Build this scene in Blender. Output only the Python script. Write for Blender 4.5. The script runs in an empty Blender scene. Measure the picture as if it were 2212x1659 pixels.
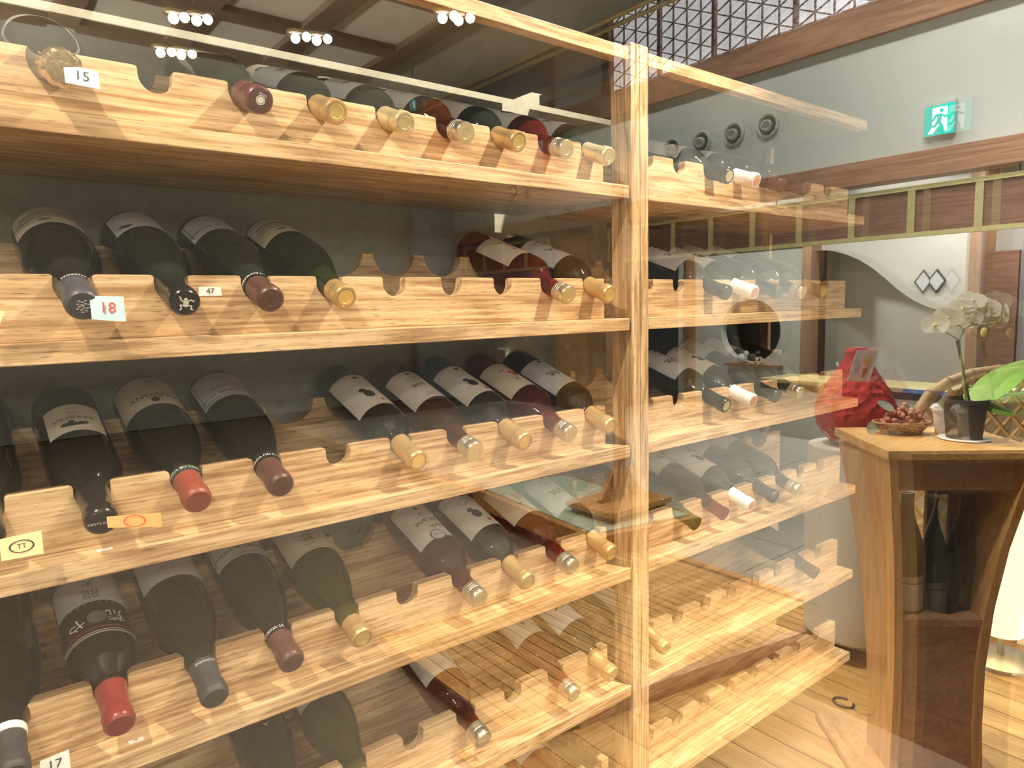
import bpy, math, random
from mathutils import Vector, Matrix
random.seed(7)
scn = bpy.context.scene
COL = scn.collection

# ------------------------------------------------------------------ camera
cam_d = bpy.data.cameras.new('camera')
cam = bpy.data.objects.new('camera', cam_d)
COL.objects.link(cam)
cam_d.sensor_width = 36.0
cam_d.lens = 1500.0 / 2212.0 * 36.0
cam_d.clip_start = 0.02
cam_d.clip_end = 60
YAW, PITCH, ROLL = 0.9034956, -0.1115879, -0.0235309
fw = Vector((math.cos(YAW) * math.cos(PITCH), math.sin(YAW) * math.cos(PITCH), math.sin(PITCH)))
rt0 = Vector((math.sin(YAW), -math.cos(YAW), 0))
up0 = rt0.cross(fw)
rt = math.cos(ROLL) * rt0 + math.sin(ROLL) * up0
up = -math.sin(ROLL) * rt0 + math.cos(ROLL) * up0
R3 = Matrix((rt, up, -fw)).transposed()
cam.matrix_world = Matrix.Translation((-0.97366, -0.87821, -0.19001)) @ R3.to_4x4()
scn.camera = cam

# ------------------------------------------------------------------ world, exposure
w = bpy.data.worlds.new('world')
scn.world = w
w.use_nodes = True
bg = w.node_tree.nodes['Background']
bg.inputs['Color'].default_value = (1.0, 0.93, 0.84, 1)
bg.inputs['Strength'].default_value = 0.10
scn.view_settings.view_transform = 'Standard'
scn.view_settings.look = 'None'
scn.view_settings.gamma = 1.0
scn.view_settings.use_curve_mapping = False
scn.view_settings.exposure = -0.10
cy = scn.cycles
cy.max_bounces = 6
cy.diffuse_bounces = 3
cy.glossy_bounces = 3
cy.transparent_max_bounces = 14
cy.use_adaptive_sampling = True
cy.adaptive_threshold = 0.12
cy.adaptive_min_samples = 16
cy.use_denoising = True
cy.sample_clamp_indirect = 6.0
cy.caustics_reflective = False
cy.caustics_refractive = False

YM = -1.0                      # glass face at y = -0.5: room depth v (as seen in the mirror) stands at y = YM - v


def RV(x, v, z):
    return Vector((x, YM - v, z))


def lamp(name, loc, kind, power, color, size=0.03, spot=None, blend=0.4, target=None):
    l = bpy.data.lights.new(name, kind)
    l.energy = power
    l.color = color
    if kind == 'AREA':
        l.size = size
    else:
        l.shadow_soft_size = size
    if kind == 'SPOT':
        l.spot_size = math.radians(spot)
        l.spot_blend = blend
    o = bpy.data.objects.new(name, l)
    COL.objects.link(o)
    o.location = loc
    if target is not None:
        o.rotation_euler = (Vector(target) - Vector(loc)).to_track_quat('-Z', 'Y').to_euler()
    return o


WARM = (1.0, 0.86, 0.66)
NEUT = (1.0, 0.93, 0.82)
HALLC = (1.0, 0.965, 0.90)
# spotlights hanging in the glazed wine room, between glass and rack
lamp('rack_spot_light', (0.28, -0.44, 0.95), 'SPOT', 160, WARM, 0.012, 100, 0.75, (-0.52, 0.0, -0.36))
lamp('rack_spot_light', (-1.42, -0.44, 0.95), 'SPOT', 112, WARM, 0.02, 105, 0.5, (-1.15, 0.0, -0.6))
# hall and back room downlights (high ceiling); fixtures are built with the ceiling
HALL = [(3.3, 0.6), (3.3, 2.0), (3.3, 3.4), (3.3, 4.8), (2.4, 0.2), (2.4, 1.4)]
for hx, hv in HALL:
    lamp('hall_downlight', RV(hx, hv, 2.90), 'SPOT', 250 if hv < 4 else 100, HALLC, 0.06, 105, 0.6, RV(hx, hv, 0))
BACK = [(5.15, 0.9), (5.15, 1.9), (5.1, 3.2)]
for hx, hv in BACK:
    lamp('back_room_downlight', RV(hx, hv, 1.05), 'SPOT', 115 if hv < 3 else 300, HALLC, 0.04, 140, 0.6, RV(hx + .1, hv, 0))
# coffer downlights of the low ceiling
COFF = [(-0.09, 2.676), (0.001, 2.641), (0.448, 2.59), (0.544, 2.558), (-0.043, 3.165), (0.05, 3.139), (0.911, 1.972), (0.986, 1.95),
        (0.62, 0.62), (0.70, 0.58), (-0.30, -0.10), (-0.20, -0.12), (0.30, -0.16), (0.40, -0.18)]  # last two pairs are unseen, added to light the podium
SIDE = [(-2.2, .7), (-2.2, 1.9), (-2.2, 3.1), (-1.5, 4.4)]  # unseen lamps added as soft fill from the left
for hx, hv in SIDE:
    lamp('side_fill_light', RV(hx, hv, .78), 'POINT', 42, (1.0, 0.93, 0.82), 0.06)
for hv in (0.9, 2.1, 3.3):
    lamp('ceiling_fill_light', RV(-1.75, hv, .25), 'SPOT', 420, (1.0, 0.90, 0.76), 0.05, 96, 0.6, RV(-1.05, hv, 1.2))  # unseen lights added to brighten the ceiling mirrored in the glass
for hx, hv in COFF:
    lamp('coffer_downlight', RV(hx, hv, 1.15), 'SPOT', 40 if hv > 1 else ((75 if hv < 0 else 150) if hx > .25 else 55), (1.0, 0.90, 0.74), 0.022, 155 if hv > 1 else (62 if hv < 0 else 80), 0.6, RV(hx, hv, 0))

# ------------------------------------------------------------------ materials
MAT = {}


def newmat(name):
    m = bpy.data.materials.new(name)
    m.use_nodes = True
    MAT[name] = m
    nt = m.node_tree
    return m, nt, nt.nodes['Principled BSDF']


def plain(name, col, rough=0.5, metal=0.0, spec=0.5, coat=0.0, emit=None, es=0.0, noise=0.0, nscale=40, bump=0.0):
    m, nt, b = newmat(name)
    b.inputs['Base Color'].default_value = (*col, 1)
    b.inputs['Roughness'].default_value = rough
    b.inputs['Metallic'].default_value = metal
    b.inputs['Specular IOR Level'].default_value = spec
    b.inputs['Coat Weight'].default_value = coat
    if emit:
        b.inputs['Emission Color'].default_value = (*emit, 1)
        b.inputs['Emission Strength'].default_value = es
    if noise or bump:
        tc = nt.nodes.new('ShaderNodeTexCoord')
        n = nt.nodes.new('ShaderNodeTexNoise')
        n.inputs['Scale'].default_value = nscale
        n.inputs['Detail'].default_value = 5
        nt.links.new(tc.outputs['Object'], n.inputs['Vector'])
        if noise:
            r = nt.nodes.new('ShaderNodeValToRGB')
            r.color_ramp.elements[0].position = .3
            r.color_ramp.elements[1].position = .75
            r.color_ramp.elements[0].color = (*[c * (1 - noise) for c in col], 1)
            r.color_ramp.elements[1].color = (*[min(1, c * (1 + noise)) for c in col], 1)
            nt.links.new(n.outputs['Fac'], r.inputs['Fac'])
            nt.links.new(r.outputs['Color'], b.inputs['Base Color'])
        if bump:
            bp = nt.nodes.new('ShaderNodeBump')
            bp.inputs['Strength'].default_value = bump
            bp.inputs['Distance'].default_value = 0.002
            nt.links.new(n.outputs['Fac'], bp.inputs['Height'])
            nt.links.new(bp.outputs['Normal'], b.inputs['Normal'])
    return m


def wood(name, dark, mid, light, axis='X', scale=1.0, rough=0.45, pores=0.5, var=0.0):
    """Procedural timber: long streaks along AXIS, wavy growth rings, short dark pores."""
    m, nt, b = newmat(name)
    L = nt.links.new
    N = nt.nodes.new
    tc = N('ShaderNodeTexCoord')
    oi = N('ShaderNodeObjectInfo')
    add = N('ShaderNodeVectorMath'); add.operation = 'MULTIPLY_ADD'
    cmb = N('ShaderNodeCombineXYZ')
    for i in range(3):
        L(oi.outputs['Random'], cmb.inputs[i])
    L(cmb.outputs[0], add.inputs[0]); add.inputs[1].default_value = (3.1, 2.3, 4.7)
    L(tc.outputs['Object'], add.inputs[2])

    def mapped(along, across):
        mp = N('ShaderNodeMapping')
        s = [across * scale] * 3
        s['XYZ'.index(axis)] = along * scale
        mp.inputs['Scale'].default_value = s
        L(add.outputs[0], mp.inputs['Vector'])
        return mp.outputs[0]
    n1 = N('ShaderNodeTexNoise'); n1.inputs['Scale'].default_value = 1.0; n1.inputs['Detail'].default_value = 3
    n1.inputs['Distortion'].default_value = 0.6
    L(mapped(2.2, 14), n1.inputs['Vector'])
    rings = N('ShaderNodeMath'); rings.operation = 'MULTIPLY'; rings.inputs[1].default_value = 34
    L(n1.outputs['Fac'], rings.inputs[0])
    sn = N('ShaderNodeMath'); sn.operation = 'SINE'; L(rings.outputs[0], sn.inputs[0])
    n2 = N('ShaderNodeTexNoise'); n2.inputs['Scale'].default_value = 1.0; n2.inputs['Detail'].default_value = 6
    L(mapped(7, 210), n2.inputs['Vector'])
    n3 = N('ShaderNodeTexNoise'); n3.inputs['Scale'].default_value = 1.0; n3.inputs['Detail'].default_value = 2
    L(mapped(45, 620), n3.inputs['Vector'])
    mix = N('ShaderNodeMath'); mix.operation = 'MULTIPLY_ADD'; mix.inputs[1].default_value = 0.10; L(sn.outputs[0], mix.inputs[0]); L(n2.outputs['Fac'], mix.inputs[2])
    rp = N('ShaderNodeValToRGB')
    e = rp.color_ramp.elements
    e[0].position = .32; e[0].color = (*dark, 1)
    e[1].position = .70; e[1].color = (*light, 1)
    x = e.new(.5); x.color = (*mid, 1)
    L(mix.outputs[0], rp.inputs['Fac'])
    pr = N('ShaderNodeValToRGB')
    pr.color_ramp.elements[0].position = .30; pr.color_ramp.elements[0].color = (1 - pores, 1 - pores * 1.05, 1 - pores * 1.1, 1)
    pr.color_ramp.elements[1].position = .42; pr.color_ramp.elements[1].color = (1, 1, 1, 1)
    L(n3.outputs['Fac'], pr.inputs['Fac'])
    mm = N('ShaderNodeMix'); mm.data_type = 'RGBA'; mm.blend_type = 'MULTIPLY'; mm.inputs['Factor'].default_value = 1
    L(rp.outputs['Color'], mm.inputs['A']); L(pr.outputs['Color'], mm.inputs['B'])
    out = mm.outputs['Result']
    if var:
        hs = N('ShaderNodeHueSaturation')
        mr = N('ShaderNodeMapRange'); mr.inputs['To Min'].default_value = 1 - var; mr.inputs['To Max'].default_value = 1 + var
        L(oi.outputs['Random'], mr.inputs['Value']); L(mr.outputs[0], hs.inputs['Value'])
        L(out, hs.inputs['Color']); out = hs.outputs['Color']
    L(out, b.inputs['Base Color'])
    b.inputs['Roughness'].default_value = rough
    bp = N('ShaderNodeBump'); bp.inputs['Strength'].default_value = 0.15; bp.inputs['Distance'].default_value = 0.001
    L(n3.outputs['Fac'], bp.inputs['Height']); L(bp.outputs['Normal'], b.inputs['Normal'])
    return m


oakd, oakm, oakl = (.36, .205, .095), (.58, .385, .205), (.74, .545, .335)
wood('oak_x', oakd, oakm, oakl, 'X')
wood('oak_z', oakd, oakm, oakl, 'Z')
wood('floor_oak', (.50, .27, .075), (.64, .37, .12), (.74, .46, .17), 'Y', .6, .35, .2, .10)
wood('deck_oak', (.40, .21, .065), (.60, .34, .11), (.70, .42, .15), 'Y', .7, .38, .3, .08)
wood('brown_beam', (.35, .185, .105), (.45, .25, .15), (.53, .31, .195), 'Y', .5, .5, .25)
wood('brown_post', (.32, .16, .075), (.42, .22, .11), (.50, .28, .15), 'Z', .5, .5, .25)
wood('orange_wood', (.45, .20, .055), (.58, .28, .085), (.66, .34, .11), 'X', .6, .4, .3)
wood('podium_wood', (.44, .235, .085), (.55, .31, .12), (.62, .37, .155), 'Z', .5, .4, .25)
wood('podium_dark', (.25, .125, .062), (.31, .16, .082), (.36, .195, .10), 'X', .5, .45, .25)
wood('podium_top', (.52, .30, .10), (.66, .41, .155), (.75, .49, .20), 'X', .5, .35, .2)
wood('panel_brown', (.20, .10, .07), (.27, .145, .10), (.33, .18, .125), 'Y', .6, .3, .2)
plain('plaster', (.47, .455, .39), .9, noise=.10, nscale=60, bump=.5)
plain('wall_white', (.66, .69, .64), .85, noise=.02, nscale=6)
plain('wall_cream', (.72, .71, .66), .85)
plain('wall_grey', (.42, .43, .39), .85)
plain('wall_bluegrey', (.30, .33, .36), .85)
plain('ceiling_grey', (.50, .47, .41), .9)
plain('coffer_panel', (.80, .74, .64), .85)
plain('coffer_beam', (.20, .13, .085), .6, noise=.15, nscale=20)
plain('black_unlit', (.012, .012, .012), .9, spec=.2)  # darkness of the unlit wine room put into the colour
plain('panel_shaded', (.115, .10, .085), .8, noise=.1, nscale=14)  # top shelf board, underside shade put into its colour
plain('dark_room', (.06, .055, .05), .9)
plain('tile_grey', (.40, .375, .32), .5, noise=.05, nscale=9)
plain('tile_joint', (.62, .60, .54), .7)
plain('tatami_green', (.50, .56, .44), .6, noise=.06, nscale=50)
plain('paper_white', (.84, .84, .87), .8, emit=(.95, .95, 1.0), es=2.2)  # glow set in the paper in place of light behind it
plain('kumiko', (.34, .19, .115), .6)
plain('valance_frame', (.62, .56, .27), .55, noise=.12, nscale=30)
plain('cap_gold', (.58, .39, .175), .36, .5)
plain('cap_gold_top', (.78, .60, .24), .3, .6)
plain('cap_pale', (.72, .60, .36), .34, .5)
plain('cap_brown', (.085, .035, .028), .38)
plain('cap_brown_light', (.10, .042, .034), .38)
plain('cap_red', (.27, .060, .040), .42)
plain('cap_wax_red', (.22, .028, .026), .3)
plain('cap_wine', (.10, .025, .028), .35)
plain('cap_teal', (.02, .06, .055), .4)
plain('cap_black', (.012, .012, .013), .22)
plain('cap_slate', (.07, .068, .085), .45)
plain('cap_grey', (.045, .046, .05), .5)
plain('cap_white', (.85, .83, .82), .5)
plain('cap_orange', (.80, .34, .18), .5)
plain('foil', (.62, .50, .30), .25, .9, noise=.25, nscale=160, bump=.8)
plain('screw_metal', (.62, .56, .44), .28, .85)
plain('screw_end', (.70, .60, .36), .38, .6)
plain('paper_label', (.70, .66, .62), .75)
plain('paper_cool', (.62, .62, .66), .75)
plain('paper_cream', (.66, .60, .50), .75)
plain('label_black', (.010, .009, .009), .5)
plain('label_red', (.50, .06, .04), .6)
plain('label_gold', (.62, .55, .28), .5)
plain('ink', (.03, .028, .03), .7)
plain('ink_soft', (.16, .15, .15), .7)
plain('ink_brown', (.12, .06, .045), .7)
plain('ink_red', (.62, .08, .05), .7)
plain('ink_white', (.82, .80, .76), .7)
plain('note_blue', (.55, .74, .86), .8)
plain('note_yellow', (.86, .78, .42), .8)
plain('note_orange', (.90, .46, .17), .8)
plain('tag_white', (.80, .84, .82), .7)
plain('card_white', (.93, .95, .97), .7)
plain('black_plastic', (.035, .033, .034), .4)
plain('white_plastic', (.78, .76, .74), .4)
m_ = plain('petal', (.92, .92, .85), .6)
t_ = m_.node_tree.nodes.new('ShaderNodeBsdfTranslucent')
t_.inputs['Color'].default_value = (.95, .95, .85, 1)
x_ = m_.node_tree.nodes.new('ShaderNodeMixShader')
x_.inputs[0].default_value = .5
m_.node_tree.links.new(m_.node_tree.nodes['Principled BSDF'].outputs[0], x_.inputs[1])
m_.node_tree.links.new(t_.outputs[0], x_.inputs[2])
m_.node_tree.links.new(x_.outputs[0], m_.node_tree.nodes['Material Output'].inputs['Surface'])
plain('petal_core', (.78, .72, .25), .6)
plain('leaf_green', (.22, .46, .06), .4, noise=.15, nscale=12)
plain('leaf_grey', (.26, .36, .30), .6)
plain('stem_green', (.30, .38, .08), .5)
plain('stick_dark', (.05, .04, .04), .6)
plain('soil', (.05, .035, .025), .9, noise=.3, nscale=80, bump=.6)
plain('grape', (.50, .20, .13), .3, coat=.4)
plain('basket_cane', (.42, .26, .12), .55)
plain('bamboo', (.62, .42, .18), .45, noise=.12, nscale=15)
plain('cushion', (.80, .78, .76), .9)
plain('lamp_metal', (.52, .53, .54), .35, .6)
plain('lampshade', (.95, .86, .62), .8, emit=(1.0, .80, .46), es=3.0)
plain('exit_green', (.0, .62, .50), .5, emit=(.0, .78, .64), es=.75)
plain('exit_white', (.9, .95, .95), .5, emit=(.85, 1.0, .98), es=1.3)
plain('duct_white', (.62, .64, .60), .5)
plain('duct_dark', (.06, .065, .06), .6)
plain('downlight_glow', (1, .9, .75), .5, emit=(1.0, .93, .80), es=5)
plain('downlight_gold', (.75, .55, .22), .3, .8, emit=(1.0, .72, .25), es=.6)
plain('diamond_pane', (.74, .77, .82), .5)
plain('counter_top', (.72, .62, .32), .5)
plain('blue_tape', (.10, .22, .62), .5)
plain('ceramic', (.86, .87, .88), .25)
plain('brass', (.68, .50, .24), .3, .8)
plain('carpet_dark', (.20, .16, .125), .95, noise=.15, nscale=90)
plain('wall_dark', (.13, .115, .10), .9)
plain('cellar_floor', (.12, .10, .085), .7, noise=.1, nscale=12)
plain('wire_dark', (.04, .035, .03), .5)

# bottle glass
plain('glass_black', (.010, .011, .010), .05, spec=.55)
plain('glass_dark', (.014, .018, .015), .06, spec=.55)


def tinted(name, body, through, fac, rough=.05):
    m, nt, b = newmat(name)
    b.inputs['Base Color'].default_value = (*body, 1)
    b.inputs['Roughness'].default_value = rough
    b.inputs['Specular IOR Level'].default_value = .6
    t = nt.nodes.new('ShaderNodeBsdfTransparent')
    t.inputs['Color'].default_value = (*through, 1)
    mx = nt.nodes.new('ShaderNodeMixShader')
    mx.inputs[0].default_value = fac
    nt.links.new(b.outputs[0], mx.inputs[1])
    nt.links.new(t.outputs[0], mx.inputs[2])
    nt.links.new(mx.outputs[0], nt.nodes['Material Output'].inputs['Surface'])
    return m


tinted('glass_green', (.020, .034, .012), (.30, .42, .12), .42)
tinted('glass_olive', (.055, .060, .018), (.45, .50, .16), .40)
tinted('glass_amber', (.060, .018, .008), (.95, .42, .12), .46)
tinted('glass_rose', (.10, .014, .012), (.95, .20, .12), .46)
tinted('jar_red', (.62, .06, .055), (.95, .25, .2), .25, .07)

jn = MAT['jar_red'].node_tree
jv_ = jn.nodes.new('ShaderNodeTexVoronoi')
jv_.inputs['Scale'].default_value = 42
jt_ = jn.nodes.new('ShaderNodeTexCoord')
jb_ = jn.nodes.new('ShaderNodeBump')
jb_.inputs['Strength'].default_value = .9
jb_.inputs['Distance'].default_value = .012
jn.links.new(jt_.outputs['Object'], jv_.inputs['Vector'])
jn.links.new(jv_.outputs['Distance'], jb_.inputs['Height'])
jn.links.new(jb_.outputs['Normal'], jn.nodes['Principled BSDF'].inputs['Normal'])


def pane_material(name, r0, tint, gain=1.0):
    """Window glass: straight-through transmission plus a mirror reflection that follows Fresnel (Schlick)."""
    m, nt, b = newmat(name)
    nt.nodes.remove(b)
    N, L = nt.nodes.new, nt.links.new

    def mth(op, a=None, c=None):
        n = N('ShaderNodeMath'); n.operation = op
        for i, v in enumerate((a, c)):
            if v is None:
                continue
            if isinstance(v, (int, float)):
                n.inputs[i].default_value = v
            else:
                L(v, n.inputs[i])
        return n.outputs[0]
    g = N('ShaderNodeNewGeometry')
    dp = N('ShaderNodeVectorMath'); dp.operation = 'DOT_PRODUCT'
    L(g.outputs['Normal'], dp.inputs[0]); L(g.outputs['Incoming'], dp.inputs[1])
    c = mth('ABSOLUTE', dp.outputs['Value'])
    k = mth('POWER', mth('SUBTRACT', 1.0, c), 5.0)
    r = mth('ADD', mth('MULTIPLY', k, 1 - r0), r0)
    f = mth('DIVIDE', mth('MULTIPLY', r, 2.0), mth('ADD', r, 1.0))
    f = mth('MULTIPLY', f, mth('SUBTRACT', 1.0, g.outputs['Backfacing']))
    f = mth('MULTIPLY', f, gain)
    t = N('ShaderNodeBsdfTransparent'); t.inputs['Color'].default_value = (*tint, 1)
    s = N('ShaderNodeBsdfGlossy'); s.inputs['Roughness'].default_value = 0.0
    s.inputs['Color'].default_value = (1, 1, 1, 1)
    mx = N('ShaderNodeMixShader')
    L(f, mx.inputs[0]); L(t.outputs[0], mx.inputs[1]); L(s.outputs[0], mx.inputs[2])
    L(mx.outputs[0], nt.nodes['Material Output'].inputs['Surface'])
    return m


pane_material('pane_glass', .055, (.985, .99, .985), 1.4)           # coated inner pane
pane_material('pane_glass_back', .020, (.985, .99, .985), .36)      # anti-reflective outer pane


# ------------------------------------------------------------------ mesh helper
class MB:
    def __init__(self):
        self.v = []
        self.f = []

    def quad_box(self, P):
        """P: 8 corners, bottom ring 0-3 then top ring 4-7."""
        b = len(self.v)
        self.v += [tuple(p) for p in P]
        self.f += [tuple(b + i for i in q) for q in ((3, 2, 1, 0), (4, 5, 6, 7), (0, 1, 5, 4), (1, 2, 6, 5), (2, 3, 7, 6), (3, 0, 4, 7))]
        return self

    def box(self, x0, x1, y0, y1, z0, z1):
        return self.quad_box([(x0, y0, z0), (x1, y0, z0), (x1, y1, z0), (x0, y1, z0), (x0, y0, z1), (x1, y0, z1), (x1, y1, z1), (x0, y1, z1)])

    def bar(self, a, b, wdt, dep, ref=(0, 0, 1)):
        """Rectangular bar from a to b."""
        a, b = Vector(a), Vector(b)
        d = (b - a).normalized()
        r = Vector(ref)
        if abs(d.dot(r)) > .95:
            r = Vector((1, 0, 0))
        s = d.cross(r).normalized() * wdt / 2
        t = s.cross(d).normalized() * dep / 2
        return self.quad_box([a - s - t, a + s - t, a + s + t, a - s + t, b - s - t, b + s - t, b + s + t, b - s + t])

    def prism(self, poly, ax, a0, a1):
        """poly: 2-D outline; ax: normal axis; the other two axes in order."""
        n = len(poly)
        b = len(self.v)

        def P(p, a):
            return {'X': (a, p[0], p[1]), 'Y': (p[0], a, p[1]), 'Z': (p[0], p[1], a)}[ax]
        self.v += [P(p, a0) for p in poly] + [P(p, a1) for p in poly]
        self.f.append(tuple(range(b, b + n)))
        self.f.append(tuple(range(b + 2 * n - 1, b + n - 1, -1)))
        for i in range(n):
            j = (i + 1) % n
            self.f.append((b + i, b + n + i, b + n + j, b + j))
        return self

    def lathe(self, prof, n=32, c=(0, 0, 0), axis=None):
        b = len(self.v)
        if axis is None:
            ex, ey, ez = Vector((1, 0, 0)), Vector((0, 1, 0)), Vector((0, 0, 1))
        else:
            ez = Vector(axis).normalized()
            ex = ez.orthogonal().normalized()
            ey = ez.cross(ex)
        c = Vector(c)
        rings = []
        for r, z in prof:
            if r < 1e-6:
                rings.append([len(self.v)])
                self.v.append(tuple(c + ez * z))
            else:
                rings.append(list(range(len(self.v), len(self.v) + n)))
                for i in range(n):
                    t = 2 * math.pi * i / n
                    self.v.append(tuple(c + ex * (r * math.cos(t)) + ey * (r * math.sin(t)) + ez * z))
        for A, B in zip(rings[:-1], rings[1:]):
            for i in range(n):
                j = (i + 1) % n
                if len(A) == 1 and len(B) == 1:
                    continue
                if len(A) == 1:
                    self.f.append((A[0], B[j], B[i]))
                elif len(B) == 1:
                    self.f.append((A[i], A[j], B[0]))
                else:
                    self.f.append((A[i], A[j], B[j], B[i]))
        return self

    def tube(self, pts, r, n=8, cap=True):
        pts = [Vector(p) for p in pts]
        rr = r if isinstance(r, (list, tuple)) else [r] * len(pts)
        b = len(self.v)
        prev = None
        for i, p in enumerate(pts):
            d = (pts[min(i + 1, len(pts) - 1)] - pts[max(i - 1, 0)]).normalized()
            if prev is None:
                s = d.orthogonal().normalized()
            else:
                s = (prev - d * prev.dot(d)).normalized()
            prev = s
            t = d.cross(s)
            for k in range(n):
                a = 2 * math.pi * k / n
                self.v.append(tuple(p + (s * math.cos(a) + t * math.sin(a)) * rr[i]))
        for i in range(len(pts) - 1):
            for k in range(n):
                m = (k + 1) % n
                self.f.append((b + i * n + k, b + i * n + m, b + (i + 1) * n + m, b + (i + 1) * n + k))
        if cap:
            self.f.append(tuple(b + k for k in reversed(range(n))))
            e = b + (len(pts) - 1) * n
            self.f.append(tuple(e + k for k in range(n)))
        return self

    def sphere(self, c, r, n=10, m=7, sc=(1, 1, 1)):
        b = len(self.v)
        c = Vector(c)
        prof = [(math.sin(math.pi * i / m), -math.cos(math.pi * i / m)) for i in range(m + 1)]
        k = MB().lathe([(max(0, p[0]) if 0 < i < m else 0, p[1]) for i, p in enumerate(prof)], n)
        self.v += [(c.x + v[0] * r * sc[0], c.y + v[1] * r * sc[1], c.z + v[2] * r * sc[2]) for v in k.v]
        self.f += [tuple(b + i for i in q) for q in k.f]
        return self

    def add(self, verts, faces):
        b = len(self.v)
        self.v += [tuple(p) for p in verts]
        self.f += [tuple(b + i for i in q) for q in faces]
        return self

    def xf(self, fn):
        self.v = [tuple(fn(Vector(p))) for p in self.v]
        return self

    def build(self, name, mat, parent=None, room=False, smooth=False, bevel=0.0, origin=None):
        v, f = self.v, self.f
        if room:                                   # room things are laid out by depth from the glass
            v = [(p[0], YM - p[1], p[2]) for p in v]
            f = [tuple(reversed(q)) for q in f]
        o0 = Vector(origin) if origin is not None else (parent.matrix_world_loc if False else None)
        off = Vector((0, 0, 0))
        if parent is not None and parent.get('_off') is not None:
            off = Vector(parent['_off'])
        elif origin is not None:
            off = Vector(origin)
        v = [(p[0] - off.x, p[1] - off.y, p[2] - off.z) for p in v]
        me = bpy.data.meshes.new(name)
        me.from_pydata(v, [], f)
        me.update()
        if smooth:
            me.polygons.foreach_set('use_smooth', [True] * len(me.polygons))
        me.materials.append(MAT[mat])
        o = bpy.data.objects.new(name, me)
        COL.objects.link(o)
        if parent is not None:
            o.parent = parent
            if parent.get('_off') is not None:
                o['_off'] = parent['_off']
        elif origin is not None:
            o.location = off
            o['_off'] = tuple(off)
        if bevel:
            md = o.modifiers.new('bevel', 'BEVEL')
            md.width = bevel
            md.segments = 2
            md.limit_method = 'ANGLE'
        if smooth:
            try:
                me.set_sharp_from_angle(angle=math.radians(38))
            except Exception:
                pass
        return o


def tag(o, label=None, cat=None, group=None, kind=None):
    if label: o['label'] = label
    if cat: o['category'] = cat
    if group: o['group'] = group
    if kind: o['kind'] = kind
    return o


def empty(name, loc, label=None, cat=None, group=None, mat=None):
    e = bpy.data.objects.new(name, None)
    COL.objects.link(e)
    e.empty_display_size = .05
    e.location = loc
    if mat is not None:
        e.matrix_world = mat
    else:
        e['_off'] = tuple(loc)
    return tag(e, label, cat, group)


TXT = {}


def text_mesh(s, size):
    """(verts, faces) of a filled text, centred on the origin, in metres."""
    key = s
    if key not in TXT:
        cu = bpy.data.curves.new('t', 'FONT')
        cu.body = s
        cu.size = 1.0
        cu.align_x = 'CENTER'
        cu.align_y = 'CENTER'
        cu.resolution_u = 3
        ob = bpy.data.objects.new('t', cu)
        COL.objects.link(ob)
        dg = bpy.context.evaluated_depsgraph_get()
        ev = ob.evaluated_get(dg)
        me = ev.to_mesh()
        TXT[key] = ([tuple(v.co[:2]) for v in me.vertices], [tuple(p.vertices) for p in me.polygons])
        ev.to_mesh_clear()
        bpy.data.objects.remove(ob)
        bpy.data.curves.remove(cu)
    v, f = TXT[key]
    return [(p[0] * size, p[1] * size) for p in v], f


# ------------------------------------------------------------------ the glazed wine room
S, TH = 0.24, 0.0229          # shelf pitch and shelf thickness
FLOOR_Z = -1.39
tag(MB().box(-2.4, .44, .33, .42, FLOOR_Z, .275).build('wall_back', 'plaster'), kind='structure')
tag(MB().box(-2.4, .44, .34, .42, .275, 1.35).build('wall_unlit', 'black_unlit'), kind='structure')  # upper wall, blackened where no light reaches
tag(MB().box(.44, 3.4, .33, .42, FLOOR_Z, 1.35).build('wall_unlit', 'black_unlit'), kind='structure')  # wall behind the right rack, its darkness given as black
tag(MB().box(-2.4, .95, -.47, .33, FLOOR_Z - .04, FLOOR_Z).build('floor', 'cellar_floor'), kind='structure')
tag(MB().box(.95, 3.4, -.47, .33, FLOOR_Z - .04, FLOOR_Z).build('floor', 'black_unlit'), kind='structure')  # unlit end of the floor, shade given as black
tag(MB().box(-2.5, -2.4, -.47, .42, FLOOR_Z, 1.35).build('wall_left', 'plaster'), kind='structure')
tag(MB().box(3.4, 3.5, -.47, .42, FLOOR_Z, 1.35).build('wall_right', 'black_unlit'), kind='structure')  # end wall blackened to stay unlit
tag(MB().box(-2.5, 3.5, -.55, .42, 1.35, 1.40).build('ceiling', 'plaster'), kind='structure')
# two panes of the glazing, the front one very slightly out of parallel
tag(MB().box(-2.4, 3.4, -.500, -.494, FLOOR_Z, 1.35).build('window_1', 'pane_glass'), kind='structure')
GA = math.radians(-0.34)
p2 = MB().box(-1.9, 3.4, -.003, .003, FLOOR_Z, 1.35)
p2.xf(lambda p: Vector((p.x, -.512 + (p.x + 1.0) * math.tan(GA) + p.y, p.z)))
tag(p2.build('window_2', 'pane_glass_back'), kind='structure')

cm, cnt, cb_ = newmat('pane_clear')
cnt.nodes.remove(cb_)
ct_ = cnt.nodes.new('ShaderNodeBsdfTransparent')
ct_.inputs['Color'].default_value = (.99, .995, .99, 1)
cnt.links.new(ct_.outputs[0], cnt.nodes['Material Output'].inputs['Surface'])
for nm in ('window_1', 'window_2'):
    me = bpy.data.objects[nm].data
    me.materials.append(cm)
    for pl in me.polygons:
        pl.material_index = 0 if pl.normal.y < -.9 else 1

NECK_TOP, NECK_W, NECK_D = .0742, .0375, .0285
BODY_TOP = .1225


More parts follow.
